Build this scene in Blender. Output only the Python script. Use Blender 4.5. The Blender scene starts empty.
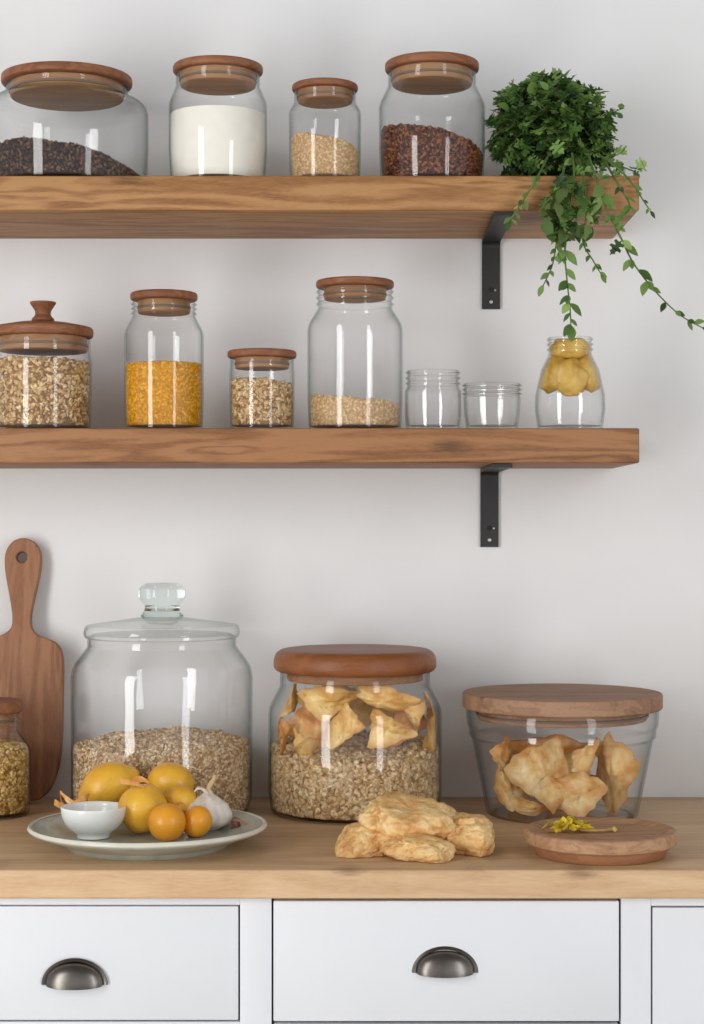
import bpy, bmesh, math, random
import numpy as np
from mathutils import Vector, Matrix, Euler, noise as mnoise

random.seed(7); RNG = np.random.default_rng(7)
COL = bpy.context.scene.collection
SC = bpy.context.scene
PI = math.pi

# ------------------------------------------------------------------ camera model
F, HY, W, CZ = 1800.0, 525.0, 2.84, 1.329       # focal (px), horizon row, wall distance, eye height
def X(px, d): return (px - 352.0) * d / F
def Z(py, d): return CZ - (py - HY) * d / F
def Y(d): return d - W
def P(px, py, d): return Vector((X(px, d), Y(d), Z(py, d)))
COUNTER_Z = 0.9
SHELF1_Z, SHELF2_Z, SHELF_T = 1.8303, 1.4680, 0.0500
SHELF_D = 2.582                                  # distance of the shelf fronts
COUNTER_D = 2.239

# ------------------------------------------------------------------ material helpers
def srgb(r, g, b):
    f = lambda c: (c/255/12.92) if c/255 <= .04045 else ((c/255+.055)/1.055)**2.4
    return (f(r), f(g), f(b), 1.0)

class NT:
    def __init__(s, name):
        s.m = bpy.data.materials.new(name); s.m.use_nodes = True
        s.t = s.m.node_tree; s.t.nodes.clear()
        s.out = s.n('ShaderNodeOutputMaterial')
    def n(s, typ, **kw):
        nd = s.t.nodes.new(typ)
        for k, v in kw.items():
            if k.startswith('i_'):
                key = k[2:]
                key = int(key) if key.isdigit() else key.replace('_', ' ')
                nd.inputs[key].default_value = v
            else: setattr(nd, k, v)
        return nd
    def l(s, a, b): s.t.links.new(a, b)
    def ramp(s, fac, stops):
        r = s.n('ShaderNodeValToRGB')
        while len(r.color_ramp.elements) < len(stops): r.color_ramp.elements.new(.5)
        for e, (p, c) in zip(r.color_ramp.elements, stops):
            e.position = p; e.color = c
        s.l(fac, r.inputs[0]); return r.outputs[0]
    def math(s, op, a, b=None, c=None):
        m = s.n('ShaderNodeMath', operation=op)
        for i, v in enumerate((a, b, c)):
            if v is None: continue
            if isinstance(v, (int, float)): m.inputs[i].default_value = v
            else: s.l(v, m.inputs[i])
        return m.outputs[0]
    def mix(s, fac, a, b, blend='MIX'):
        m = s.n('ShaderNodeMix', data_type='RGBA', blend_type=blend)
        for i, v in ((0, fac), (6, a), (7, b)):
            if isinstance(v, (int, float, tuple)): m.inputs[i].default_value = v
            else: s.l(v, m.inputs[i])
        return m.outputs[2]
    def coords(s, scale=(1,1,1), rot=(0,0,0), loc=(0,0,0), kind='Object'):
        c = s.n('ShaderNodeTexCoord'); mp = s.n('ShaderNodeMapping')
        mp.inputs['Scale'].default_value = scale; mp.inputs['Rotation'].default_value = rot
        mp.inputs['Location'].default_value = loc
        s.l(c.outputs[kind], mp.inputs[0]); return mp.outputs[0]
    def noise(s, vec, scale, detail=4, rough=.55, dist=0):
        nn = s.n('ShaderNodeTexNoise'); s.l(vec, nn.inputs['Vector'])
        nn.inputs['Scale'].default_value = scale; nn.inputs['Detail'].default_value = detail
        nn.inputs['Roughness'].default_value = rough; nn.inputs['Distortion'].default_value = dist
        return nn.outputs[0]
    def principled(s, color, rough=.5, bump=None, bstr=.3, bdist=.002, **kw):
        b = s.n('ShaderNodeBsdfPrincipled')
        for sock, v in (('Base Color', color), ('Roughness', rough)):
            if isinstance(v, (int, float, tuple)): b.inputs[sock].default_value = v
            else: s.l(v, b.inputs[sock])
        for k, v in kw.items(): b.inputs[k.replace('_', ' ')].default_value = v
        if bump is not None:
            bp = s.n('ShaderNodeBump'); bp.inputs['Strength'].default_value = bstr
            bp.inputs['Distance'].default_value = bdist
            s.l(bump, bp.inputs['Height']); s.l(bp.outputs[0], b.inputs['Normal'])
        s.l(b.outputs[0], s.out.inputs[0]); return b

def wood(name, dark, mid, light, axis='X', scale=1.0, rough=.5, rings=.35, knots=0.0, spots=0.0, seed=0.0, fine=.6):
    """procedural timber: long grain along one local axis, wavy cathedral figure, pores, optional knots"""
    t = NT(name)
    stretch = {'X': (1.0, 9, 9), 'Z': (9, 9, 1.0), 'Y': (9, 1.0, 9)}[axis]
    v = t.coords(scale=tuple(a*scale for a in stretch), loc=(seed, seed*1.7, seed*.6))
    low = t.noise(v, 1.6, 3, .5, .6)
    fineg = t.noise(t.coords(scale=tuple(a*b*scale for a, b in zip(stretch, (3, 3, 3))), loc=(seed*2, 0, seed)), 16, 7, .72, .15)
    wv = t.n('ShaderNodeMath', operation='SINE')
    w2 = t.math('MULTIPLY', low, 46.0)
    t.l(w2, wv.inputs[0])
    figure = t.math('MULTIPLY_ADD', wv.outputs[0], .5, .5)
    a = t.math('MULTIPLY', figure, rings)
    b = t.math('MULTIPLY', fineg, fine)
    c = t.math('MULTIPLY', low, 1.0 - rings*.5 - fine*.5)
    s1 = t.math('ADD', t.math('ADD', a, b), c)
    colr = t.ramp(s1, [(.30, dark), (.58, mid), (.85, light)])
    # broad tone drift
    big = t.noise(t.coords(scale=(2, 2, 2), loc=(seed, seed, 0)), 1.4, 2)
    colr = t.mix(t.math('MULTIPLY', big, .35), colr, tuple(list(x*.72 for x in mid[:3])+[1]), 'MIX')
    if knots:
        kv = t.coords(scale=(4.2*scale, 1.5*scale, 13*scale), loc=(seed*3, seed, .3))
        vo = t.n('ShaderNodeTexVoronoi', feature='F1'); t.l(kv, vo.inputs['Vector']); vo.inputs['Scale'].default_value = knots
        vo.inputs['Randomness'].default_value = 1
        kd = t.math('ADD', vo.outputs['Distance'], t.math('MULTIPLY', fineg, .2))
        kf = t.ramp(kd, [(.16, (1,1,1,1)), (.32, (0,0,0,1))])
        colr = t.mix(t.math('MULTIPLY', kf, .6), colr, tuple([x*.42 for x in dark[:3]]+[1]))
    if spots:
        sp = t.noise(t.coords(loc=(seed, 2, 1)), 34, 6, .7)
        sf = t.ramp(sp, [(.56, (0,0,0,1)), (.72, (1,1,1,1))])
        colr = t.mix(t.math('MULTIPLY', sf, spots), colr, tuple([x*.45 for x in dark[:3]]+[1]))
    t.principled(colr, rough, bump=s1, bstr=.25, bdist=.001, Specular_IOR_Level=.35)
    return t.m

def glass(name, tint=(.86, .9, .88), edge=(.42, .48, .465), refl=1.0, ripple=.0, wall=.995):
    """thin clear pane: see-through with a mirror coat that grows at the rim"""
    t = NT(name)
    lw = t.n('ShaderNodeLayerWeight'); lw.inputs['Blend'].default_value = .5
    nrm = None
    if ripple:
        nz = t.noise(t.coords(scale=(1, 1, .35)), 22, 2, .5)
        bp = t.n('ShaderNodeBump'); bp.inputs['Strength'].default_value = ripple; bp.inputs['Distance'].default_value = .004
        t.l(nz, bp.inputs['Height']); nrm = bp.outputs[0]
    fac = lw.outputs['Facing']
    f3 = t.math('POWER', fac, 4.4)
    col = t.mix(f3, (wall, wall, wall, 1), edge + (1,))
    tr = t.n('ShaderNodeBsdfTransparent'); t.l(col, tr.inputs[0])
    gl = t.n('ShaderNodeBsdfGlossy'); gl.inputs['Roughness'].default_value = .03
    gl.inputs['Color'].default_value = (1, 1, 1, 1)
    if nrm: t.l(nrm, gl.inputs['Normal'])
    f5 = t.math('POWER', fac, 5.0)
    k = t.math('MULTIPLY', t.math('MULTIPLY_ADD', f5, .42, .023), refl)
    ms = t.n('ShaderNodeMixShader'); t.l(k, ms.inputs[0]); t.l(tr.outputs[0], ms.inputs[1]); t.l(gl.outputs[0], ms.inputs[2])
    t.l(ms.outputs[0], t.out.inputs[0])
    return t.m

def plain(name, c, rough=.5, var=.06, vscale=30, bump=0, **kw):
    t = NT(name)
    v = t.coords(); nz = t.noise(v, vscale, 4)
    d = tuple(max(0, x*(1-var*2)) for x in c[:3])+(1,)
    b = tuple(min(1, x*(1+var)) for x in c[:3])+(1,)
    col = t.ramp(nz, [(.3, d), (.7, b)])
    t.principled(col, rough, bump=nz if bump else None, bstr=bump, bdist=.003, **kw)
    return t.m

def attr_mat(name, rough=.7, transl=0.0, spec=.3, bump=.0, bscale=300):
    """colour comes from the per-flake / per-leaf vertex colours"""
    t = NT(name)
    a = t.n('ShaderNodeAttribute', attribute_name='Col')
    b = t.n('ShaderNodeBsdfPrincipled'); t.l(a.outputs['Color'], b.inputs['Base Color'])
    b.inputs['Roughness'].default_value = rough; b.inputs['Specular IOR Level'].default_value = spec
    if bump:
        nz = t.noise(t.coords(), bscale, 3); bp = t.n('ShaderNodeBump'); bp.inputs['Strength'].default_value = bump
        bp.inputs['Distance'].default_value = .002; t.l(nz, bp.inputs['Height']); t.l(bp.outputs[0], b.inputs['Normal'])
    if transl:
        tl = t.n('ShaderNodeBsdfTranslucent'); t.l(a.outputs['Color'], tl.inputs[0])
        ms = t.n('ShaderNodeMixShader'); ms.inputs[0].default_value = transl
        t.l(b.outputs[0], ms.inputs[1]); t.l(tl.outputs[0], ms.inputs[2]); t.l(ms.outputs[0], t.out.inputs[0])
    else: t.l(b.outputs[0], t.out.inputs[0])
    return t.m

def dried(name, c0, c1, c2, spot):
    """dried fruit / chips: pale flesh, amber blotches, brown freckles"""
    t = NT(name); v = t.coords()
    n1 = t.noise(v, 26, 5, .6, .4); n2 = t.noise(v, 120, 4, .6)
    col = t.ramp(n1, [(.32, c2), (.5, c1), (.66, c0)])
    fr = t.ramp(n2, [(.60, (0,0,0,1)), (.74, (1,1,1,1))])
    col = t.mix(t.math('MULTIPLY', fr, .55), col, spot)
    at = t.n('ShaderNodeAttribute', attribute_name='Col')
    col = t.mix(t.math('MULTIPLY', t.math('MAXIMUM', at.outputs['Fac'], 0.0), 1.1), col, tuple(x*.8 for x in c2[:3])+(1,))
    t.principled(col, .38, bump=n2, bstr=.5, bdist=.002, Subsurface_Weight=.12, Subsurface_Radius=(.01, .006, .002))
    return t.m

M = {}
M['wall'] = plain('painted_wall', (.765, .762, .758, 1), .85, .015, 5, bump=.04)
M['white'] = plain('white_cabinet_paint', (.70, .715, .745, 1), .42, .01, 6)
M['white_in'] = plain('cabinet_inside', (.30, .28, .26, 1), .8, .02, 6)
M['floor'] = wood('floor_boards', srgb(176, 164, 150), srgb(204, 196, 184), srgb(222, 216, 206), 'X', 1.0, .5)
M['ceil'] = plain('ceiling_paint', (.8, .8, .79, 1), .9, .01, 4)
M['shelf'] = wood('oak_shelf', srgb(98, 64, 34), srgb(148, 102, 60), srgb(182, 136, 88), 'X', 1.25, .55, rings=.30, knots=1.0, seed=3.1)
M['shelf2'] = wood('oak_shelf_low', srgb(86, 54, 32), srgb(134, 89, 54), srgb(168, 120, 80), 'X', 1.25, .55, rings=.28, knots=1.0, seed=7.7)
M['counter'] = wood('counter_oak', srgb(158, 124, 90), srgb(200, 164, 125), srgb(222, 190, 152), 'X', 1.1, .5, rings=.12, knots=1.7, seed=12.1, fine=.5)
M['lid'] = wood('lid_wood', srgb(78, 44, 26), srgb(126, 76, 48), srgb(152, 100, 68), 'X', 2.2, .5, rings=.2, seed=1.3)
M['lid_red'] = wood('lid_cherry', srgb(88, 46, 22), srgb(132, 76, 42), srgb(158, 100, 62), 'X', 1.6, .42, rings=.12, seed=5.3)
M['lid_worn'] = wood('lid_worn', srgb(100, 72, 52), srgb(148, 110, 84), srgb(174, 138, 110), 'X', 2.0, .65, rings=.15, spots=.55, seed=2.2)
M['plug'] = wood('plug_wood', srgb(100, 68, 42), srgb(146, 104, 68), srgb(172, 130, 90), 'X', 2.2, .55, rings=.12, seed=9.1)
M['dish'] = wood('dish_wood', srgb(118, 84, 58), srgb(164, 122, 90), srgb(192, 152, 116), 'X', 1.8, .65, rings=.2, spots=.35, seed=4.4)
M['dish_side'] = wood('dish_side_wood', srgb(116, 74, 46), srgb(156, 106, 72), srgb(180, 130, 94), 'X', 1.8, .6, rings=.12, seed=6.4)
M['board'] = wood('board_wood', srgb(96, 60, 38), srgb(136, 90, 60), srgb(162, 114, 80), 'Z', 1.5, .5, rings=.2, spots=.15, seed=8.8)
M['glass'] = glass('clear_glass')
M['glass_rip'] = glass('clear_glass_rippled', ripple=.2, refl=1.1)
M['glass_small'] = glass('pressed_glass', ripple=.3, refl=1.5, edge=(.30, .38, .35))
M['iron'] = plain('black_iron', (.018, .016, .015, 1), .5, .1, 60)
M['steel'] = plain('screw_steel', (.55, .54, .52, 1), .35, .05, 60, Metallic=1.0)
M['pewter'] = plain('pewter', (.17, .155, .14, 1), .32, .12, 40, Metallic=1.0)
M['flour'] = plain('white_flour', srgb(238, 234, 222), .9, .02, 60, bump=.1)
M['dark'] = plain('dark_recess', (.02, .018, .016, 1), .9)
M['cer'] = plain('white_ceramic', srgb(236, 236, 234), .22, .01, 10)
M['flakes'] = attr_mat('flakes', .75, 0, .2)
M['leaf'] = attr_mat('leaf', .5, .28, .35)
M['stem'] = plain('green_stem', srgb(84, 110, 52), .6, .15, 60)
M['chip'] = dried('dried_fruit', srgb(246, 218, 150), srgb(236, 192, 112), srgb(206, 144, 66), srgb(120, 72, 34))
M['chip2'] = dried('dried_chip', srgb(250, 228, 180), srgb(238, 200, 134), srgb(208, 142, 66), srgb(112, 66, 34))
M['amber'] = dried('amber_fruit', srgb(220, 186, 92), srgb(202, 160, 62), srgb(172, 124, 42), srgb(140, 96, 34))
M['peel'] = dried('dried_peel', srgb(236, 190, 120), srgb(222, 160, 84), srgb(190, 116, 50), srgb(120, 70, 30))
M['onion'] = plain('red_skin', srgb(150, 96, 84), .5, .25, 90)
M['yellow'] = plain('yellow_petals', srgb(248, 222, 72), .55, .1, 160)

def cookie_mat():
    t = NT('craggy_biscuit'); v = t.coords()
    n1 = t.noise(v, 30, 6, .65, .3); n2 = t.noise(v, 140, 4, .6)
    col = t.ramp(n1, [(.30, srgb(190, 132, 72)), (.46, srgb(226, 180, 114)), (.66, srgb(242, 212, 156))])
    sp = t.ramp(n2, [(.62, (0,0,0,1)), (.75, (1,1,1,1))])
    col = t.mix(t.math('MULTIPLY', sp, .35), col, srgb(160, 96, 44))
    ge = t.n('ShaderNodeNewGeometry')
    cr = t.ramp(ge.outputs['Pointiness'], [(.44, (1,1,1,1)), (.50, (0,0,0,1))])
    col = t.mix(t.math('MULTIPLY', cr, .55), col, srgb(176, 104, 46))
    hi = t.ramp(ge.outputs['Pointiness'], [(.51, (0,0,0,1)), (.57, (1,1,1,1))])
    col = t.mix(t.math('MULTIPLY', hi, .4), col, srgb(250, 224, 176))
    hh = t.math('ADD', n1, t.math('MULTIPLY', n2, .5))
    t.principled(col, .62, bump=hh, bstr=.9, bdist=.005, Subsurface_Weight=.1, Subsurface_Radius=(.008, .005, .002))
    return t.m
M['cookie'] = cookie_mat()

def citrus(name, c, c2, blush):
    t = NT(name); v = t.coords()
    n1 = t.noise(v, 18, 3); n2 = t.noise(v, 260, 2)
    col = t.ramp(n1, [(.3, c2), (.62, c)])
    n3 = t.noise(t.coords(loc=(3, 1, 2)), 90, 5, .7)
    col = t.mix(t.math('MULTIPLY', t.ramp(n3, [(.62, (0,0,0,1)), (.7, (1,1,1,1))]), .6), col, blush)
    t.principled(col, .34, bump=n2, bstr=.35, bdist=.0015, Subsurface_Weight=.15, Subsurface_Radius=(.01, .006, .002))
    return t.m
M['lemon'] = citrus('lemon_skin', srgb(238, 186, 60), srgb(220, 156, 42), srgb(196, 130, 40))
M['orange'] = citrus('orange_skin', srgb(240, 166, 44), srgb(228, 146, 30), srgb(206, 122, 30))

def plate_mat():
    t = NT('celadon_glaze')
    n1 = t.noise(t.coords(), 30, 4, .6)
    col = t.ramp(n1, [(.3, srgb(160, 166, 154)), (.7, srgb(192, 196, 184))])
    t.principled(col, .28, Coat_Weight=.3)
    return t.m
M['plate'] = plate_mat()
M['plate_rim'] = plain('pale_glaze', srgb(214, 212, 198), .3, .05, 40)

def garlic_mat():
    t = NT('garlic_skin')
    n1 = t.noise(t.coords(scale=(1, 1, .3)), 60, 4)
    col = t.ramp(n1, [(.35, srgb(206, 190, 172)), (.6, srgb(238, 232, 222))])
    t.principled(col, .5, bump=n1, bstr=.3, Subsurface_Weight=.1, Subsurface_Radius=(.01, .008, .006))
    return t.m
M['garlic'] = garlic_mat()

# ------------------------------------------------------------------ object helpers
def link(name, me, mat, parent=None, loc=None, sharp=38):
    o = bpy.data.objects.new(name, me); COL.objects.link(o)
    if mat: me.materials.append(mat)
    for p in me.polygons: p.use_smooth = True
    if sharp: me.set_sharp_from_angle(angle=math.radians(sharp))
    if parent: o.parent = parent
    if loc is not None: o.location = loc
    return o
def from_bm(name, bm, mat, parent=None, loc=None, sharp=38):
    bmesh.ops.recalc_face_normals(bm, faces=bm.faces)
    me = bpy.data.meshes.new(name); bm.to_mesh(me); bm.free()
    return link(name, me, mat, parent, loc, sharp)
def tag(o, label, cat, group=None, kind=None):
    o['label'] = label; o['category'] = cat
    if group: o['group'] = group
    if kind: o['kind'] = kind
    return o
def thing(name, label, cat, loc, group=None, rz=0):
    o = bpy.data.objects.new(name, None); COL.objects.link(o); o.empty_display_size = .03
    o.location = loc; o.rotation_euler = (0, 0, rz)
    return tag(o, label, cat, group)
def structure(o): o['kind'] = 'structure'; return o

def box_bm(x0, x1, y0, y1, z0, z1, bev=.0, seg=2, bm=None):
    own = bm is None
    bm = bm or bmesh.new()
    vs = [bm.verts.new((x, y, z)) for x in (x0, x1) for y in (y0, y1) for z in (z0, z1)]
    fs = [(0,1,3,2), (4,6,7,5), (0,4,5,1), (2,3,7,6), (0,2,6,4), (1,5,7,3)]
    faces = [bm.faces.new([vs[i] for i in f]) for f in fs]
    if bev:
        es = {e for f in faces for e in f.edges}
        bmesh.ops.bevel(bm, geom=list(es), offset=bev, segments=seg, profile=.5, affect='EDGES')
    return bm

def fillet(pts, n=5):
    """pts: (r, z[, radius]) -> list of (r, z) with rounded corners"""
    out = []
    for i, p in enumerate(pts):
        rad = p[2] if len(p) > 2 else 0
        if rad <= 0 or i == 0 or i == len(pts)-1: out.append((p[0], p[1])); continue
        a, b, c = Vector(pts[i-1][:2]), Vector(p[:2]), Vector(pts[i+1][:2])
        u, v = a-b, c-b; lu, lv = u.length, v.length
        if lu < 1e-9 or lv < 1e-9: continue
        ang = u.angle(v)
        if ang > 3.1: out.append((p[0], p[1])); continue
        tl = min(rad/math.tan(ang/2), lu*.49, lv*.49)
        s, e = b+u/lu*tl, b+v/lv*tl
        for k in range(n+1):
            t = k/n
            q = s*(1-t)**2 + b*2*t*(1-t) + e*t*t
            out.append((q.x, q.y))
    return out

def lathe_bm(prof, seg=64, sy=1.0, warp=None, bm=None):
    bm = bm or bmesh.new(); rings = []
    for r, z in prof:
        if r < 1e-6: rings.append([bm.verts.new((0, 0, z))])
        else:
            ring = []
            for k in range(seg):
                a = 2*PI*k/seg; rr = r*(warp(a, z) if warp else 1)
                ring.append(bm.verts.new((rr*math.cos(a), rr*math.sin(a)*sy, z)))
            rings.append(ring)
    for A, B in zip(rings, rings[1:]):
        if len(A) == 1 and len(B) == 1: continue
        for k in range(seg):
            k2 = (k+1) % seg
            if len(A) == 1: bm.faces.new((A[0], B[k], B[k2]))
            elif len(B) == 1: bm.faces.new((A[k], A[k2], B[0]))
            else: bm.faces.new((A[k], A[k2], B[k2], B[k]))
    return bm

def tube_bm(pts, radii, seg=8, bm=None, cap=True):
    bm = bm or bmesh.new(); pts = [Vector(p) for p in pts]
    if isinstance(radii, (int, float)): radii = [radii]*len(pts)
    rings = []; up = Vector((0, 0, 1))
    for i, p in enumerate(pts):
        t = (pts[min(i+1, len(pts)-1)] - pts[max(i-1, 0)])
        t = t.normalized() if t.length > 1e-9 else up
        ref = Vector((0, 1, 0)) if abs(t.y) < .9 else Vector((1, 0, 0))
        a = t.cross(ref).normalized(); b = t.cross(a)
        rings.append([bm.verts.new(p + (a*math.cos(2*PI*k/seg)+b*math.sin(2*PI*k/seg))*radii[i]) for k in range(seg)])
    for A, B in zip(rings, rings[1:]):
        for k in range(seg): bm.faces.new((A[k], A[(k+1)%seg], B[(k+1)%seg], B[k]))
    if cap: bm.faces.new(rings[0]); bm.faces.new(rings[-1])
    return bm

def catmull(pts, n=6, closed=False):
    out = []; N = len(pts); pts = [Vector(p) for p in pts]
    rng = range(N) if closed else range(N-1)
    for i in rng:
        if closed: p0, p1, p2, p3 = pts[(i-1)%N], pts[i], pts[(i+1)%N], pts[(i+2)%N]
        else: p0, p1, p2, p3 = pts[max(i-1,0)], pts[i], pts[i+1], pts[min(i+2,N-1)]
        for k in range(n):
            t = k/n
            out.append(.5*((2*p1)+(p2-p0)*t+(2*p0-5*p1+4*p2-p3)*t*t+(3*p1-p0-3*p2+p3)*t**3))
    if not closed: out.append(pts[-1])
    return out

def fbm(p, o=4): return mnoise.fractal(p, .9, 2.1, o, noise_basis='PERLIN_ORIGINAL')

# ------------------------------------------------------------------ scattered flakes (one stuff mesh)
def _ico():
    bm = bmesh.new(); bmesh.ops.create_icosphere(bm, subdivisions=1, radius=1)
    v = np.array([x.co[:] for x in bm.verts]); f = np.array([[y.index for y in x.verts] for x in bm.faces]); bm.free()
    return v, f
ICO_V, ICO_F = _ico()
def rand_rot(n):
    q = RNG.normal(size=(n, 4)); q /= np.linalg.norm(q, axis=1)[:, None]
    w, x, y, z = q.T
    return np.stack([np.stack([1-2*(y*y+z*z), 2*(x*y-z*w), 2*(x*z+y*w)], -1),
                     np.stack([2*(x*y+z*w), 1-2*(x*x+z*z), 2*(y*z-x*w)], -1),
                     np.stack([2*(x*z-y*w), 2*(y*z+x*w), 1-2*(x*x+y*y)], -1)], 1)
def scatter_mesh(name, centres, size, shape, cols, base_bm, base_col, parent=None, loc=None, sizevar=.35):
    """base solid + n squashed grains in one mesh with per-grain colour"""
    bm = base_bm
    bmesh.ops.triangulate(bm, faces=bm.faces)
    bmesh.ops.recalc_face_normals(bm, faces=bm.faces)
    bm.verts.ensure_lookup_table(); bm.verts.index_update()
    bv = np.array([v.co[:] for v in bm.verts]); bf = np.array([[v.index for v in f.verts] for f in bm.faces]); bm.free()
    n = len(centres)
    s = size*(1+RNG.uniform(-sizevar, sizevar, n))
    shp = np.array(shape)[None, :]*(1+RNG.uniform(-.25, .25, (n, 3)))
    local = ICO_V[None]*(shp*s[:, None])[:, None, :]*(1+RNG.uniform(-.18, .18, (n, 12, 1)))
    R = rand_rot(n)
    v = np.einsum('nij,nkj->nki', R, local) + centres[:, None, :]
    f = ICO_F[None] + (np.arange(n)*12)[:, None, None] + len(bv)
    V = np.vstack([bv, v.reshape(-1, 3)]); Fa = np.vstack([bf, f.reshape(-1, 3)])
    me = bpy.data.meshes.new(name)
    me.vertices.add(len(V)); me.vertices.foreach_set('co', V.astype(np.float32).ravel())
    me.loops.add(len(Fa)*3); me.loops.foreach_set('vertex_index', Fa.astype(np.int32).ravel())
    me.polygons.add(len(Fa)); me.polygons.foreach_set('loop_start', (np.arange(len(Fa))*3).astype(np.int32))
    me.update(calc_edges=True); me.validate()
    pal = np.array(cols)[:, :3]
    k = RNG.integers(0, len(pal), n); mixc = pal[k]*(1+RNG.uniform(-.16, .16, (n, 1)))
    C = np.ones((len(V), 4)); C[:len(bv), :3] = np.array(base_col[:3]); C[len(bv):, :3] = np.repeat(mixc, 12, 0)
    at = me.color_attributes.new('Col', 'FLOAT_COLOR', 'POINT'); at.data.foreach_set('color', np.clip(C, 0, 1).astype(np.float32).ravel())
    return link(name, me, M['flakes'], parent, loc, None)

def fill(name, label, cat, cx, d, r_unused, zb, top, size, shape, cols, base_col, n, loc, sy=1.0, topn=.5, group=None):
    """loose dry goods filling a jar: solid body + grains on its side and top; top(u, v) gives local height, u,v in -1..1"""
    r_of_z = inner_r(); zb = FLOOR_H+.0004
    bm = bmesh.new(); seg, nr = 56, 10
    rings = []
    nz = 14
    for i in range(nz+1):
        ring = []
        for k in range(seg):
            a = 2*PI*k/seg; u, v = math.cos(a), math.sin(a)
            zt = top(u, v); z = zb + (zt-zb)*i/nz; rr = r_of_z(z)
            ring.append(bm.verts.new((rr*u, rr*v*sy, z)))
        rings.append(ring)
    for j in range(nr-1, 0, -1):
        ring = []; q = j/nr
        for k in range(seg):
            a = 2*PI*k/seg; u, v = math.cos(a)*q, math.sin(a)*q
            zt = top(u, v); rr = r_of_z(zt)
            ring.append(bm.verts.new((rr*u, rr*v*sy, zt)))
        rings.append(ring)
    for A, B in zip(rings, rings[1:]):
        for k in range(seg): bm.faces.new((A[k], A[(k+1)%seg], B[(k+1)%seg], B[k]))
    c = bm.verts.new((0, 0, top(0, 0)))
    for k in range(seg): bm.faces.new((rings[-1][k], rings[-1][(k+1)%seg], c))
    bm.faces.new(rings[0])
    pts = []
    ns = int(n*(1-topn))
    for _ in range(ns):
        a = random.uniform(0, 2*PI); u, v = math.cos(a), math.sin(a); zt = top(u, v)
        z = random.uniform(zb+size*.4, zt); rr = r_of_z(z)-size*.8
        pts.append((rr*u, rr*v*sy, z))
    for _ in range(n-ns):
        a = random.uniform(0, 2*PI); q = math.sqrt(random.random())*.985
        u, v = math.cos(a)*q, math.sin(a)*q; zt = top(u, v); rr = r_of_z(zt)-size*.8
        pts.append((rr*u, rr*v*sy, zt + random.uniform(-.3, .5)*size))
    for v in bm.verts:
        q = 1 - size*.9/max(r_of_z(v.co.z), .01); v.co.x *= q; v.co.y *= q
    o = scatter_mesh(name, np.array(pts), size, shape, cols, bm, base_col, loc=loc)
    n_ = len(o.data.vertices); co = np.empty(n_*3, np.float32); o.data.vertices.foreach_get('co', co); co = co.reshape(-1, 3)
    co[:, 2] = np.maximum(co[:, 2], FLOOR_H+.0003)
    rmax = r_of_z(co[:, 2])*.9985; rr = np.hypot(co[:, 0], co[:, 1])+1e-9
    q = np.minimum(1, rmax/rr); co[:, 0] *= q; co[:, 1] *= q
    o.data.vertices.foreach_set('co', co.ravel()); o.data.update()
    return tag(o, label, cat, group, 'stuff')

# ------------------------------------------------------------------ jars
def jar(name, label, cx, d, zb, body, d_thick=.0019, lid=None, mat='glass', cat='jar', group=None, sy=1.0, seg=72, warp=None, thread=0):
    """body: list of (half px, py, fillet px) from base to mouth at distance d; zb = world height it stands on"""
    k = d/F
    t = thing(name, label, cat, (X(cx, d), Y(d), zb), group)
    pts = []
    for i, b in enumerate(body):
        z = 0.0 if i == 0 else Z(b[1], d)-zb
        pts.append((b[0]*k, z, (b[2] if len(b) > 2 else 0)*k))
    outer = [(0.0, 0.0012), (pts[0][0]*.86, .0012), (pts[0][0]*.9, 0.0, .0)] + [(pts[0][0], 0.0, pts[0][2])] + pts[1:]
    outer = fillet(outer, 6)
    # threads on the neck
    if thread:
        zt, z0 = outer[-1][1], outer[-1][1]-thread*k
        new = []
        for i, (r, z) in enumerate(outer):
            new.append((r, z))
        r0 = outer[-1][0]
        new = [q for q in new if q[1] < z0]
        nn = 28
        for i in range(nn+1):
            z = z0+(zt-z0)*i/nn
            new.append((r0 + .0026*max(0, math.sin(2*PI*2.6*i/nn))**.7, z))
        outer = new
    th = d_thick
    inner = []
    for i, (r, z) in enumerate(outer[4:]):
        inner.append((max(r-th, .002), max(z, .0062)))
    prof = outer + [(outer[-1][0]-th*.3, outer[-1][1]+th*.35), (outer[-1][0]-th*.7, outer[-1][1]+th*.35)] + inner[::-1] + [(0.0, .0062)]
    from_bm('jar_body', lathe_bm(prof, seg, sy, warp), M[mat], t, sharp=60)
    global INNER, FLOOR_H
    INNER, FLOOR_H = sorted([(z, r) for r, z in inner]), .0062
    return t

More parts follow.
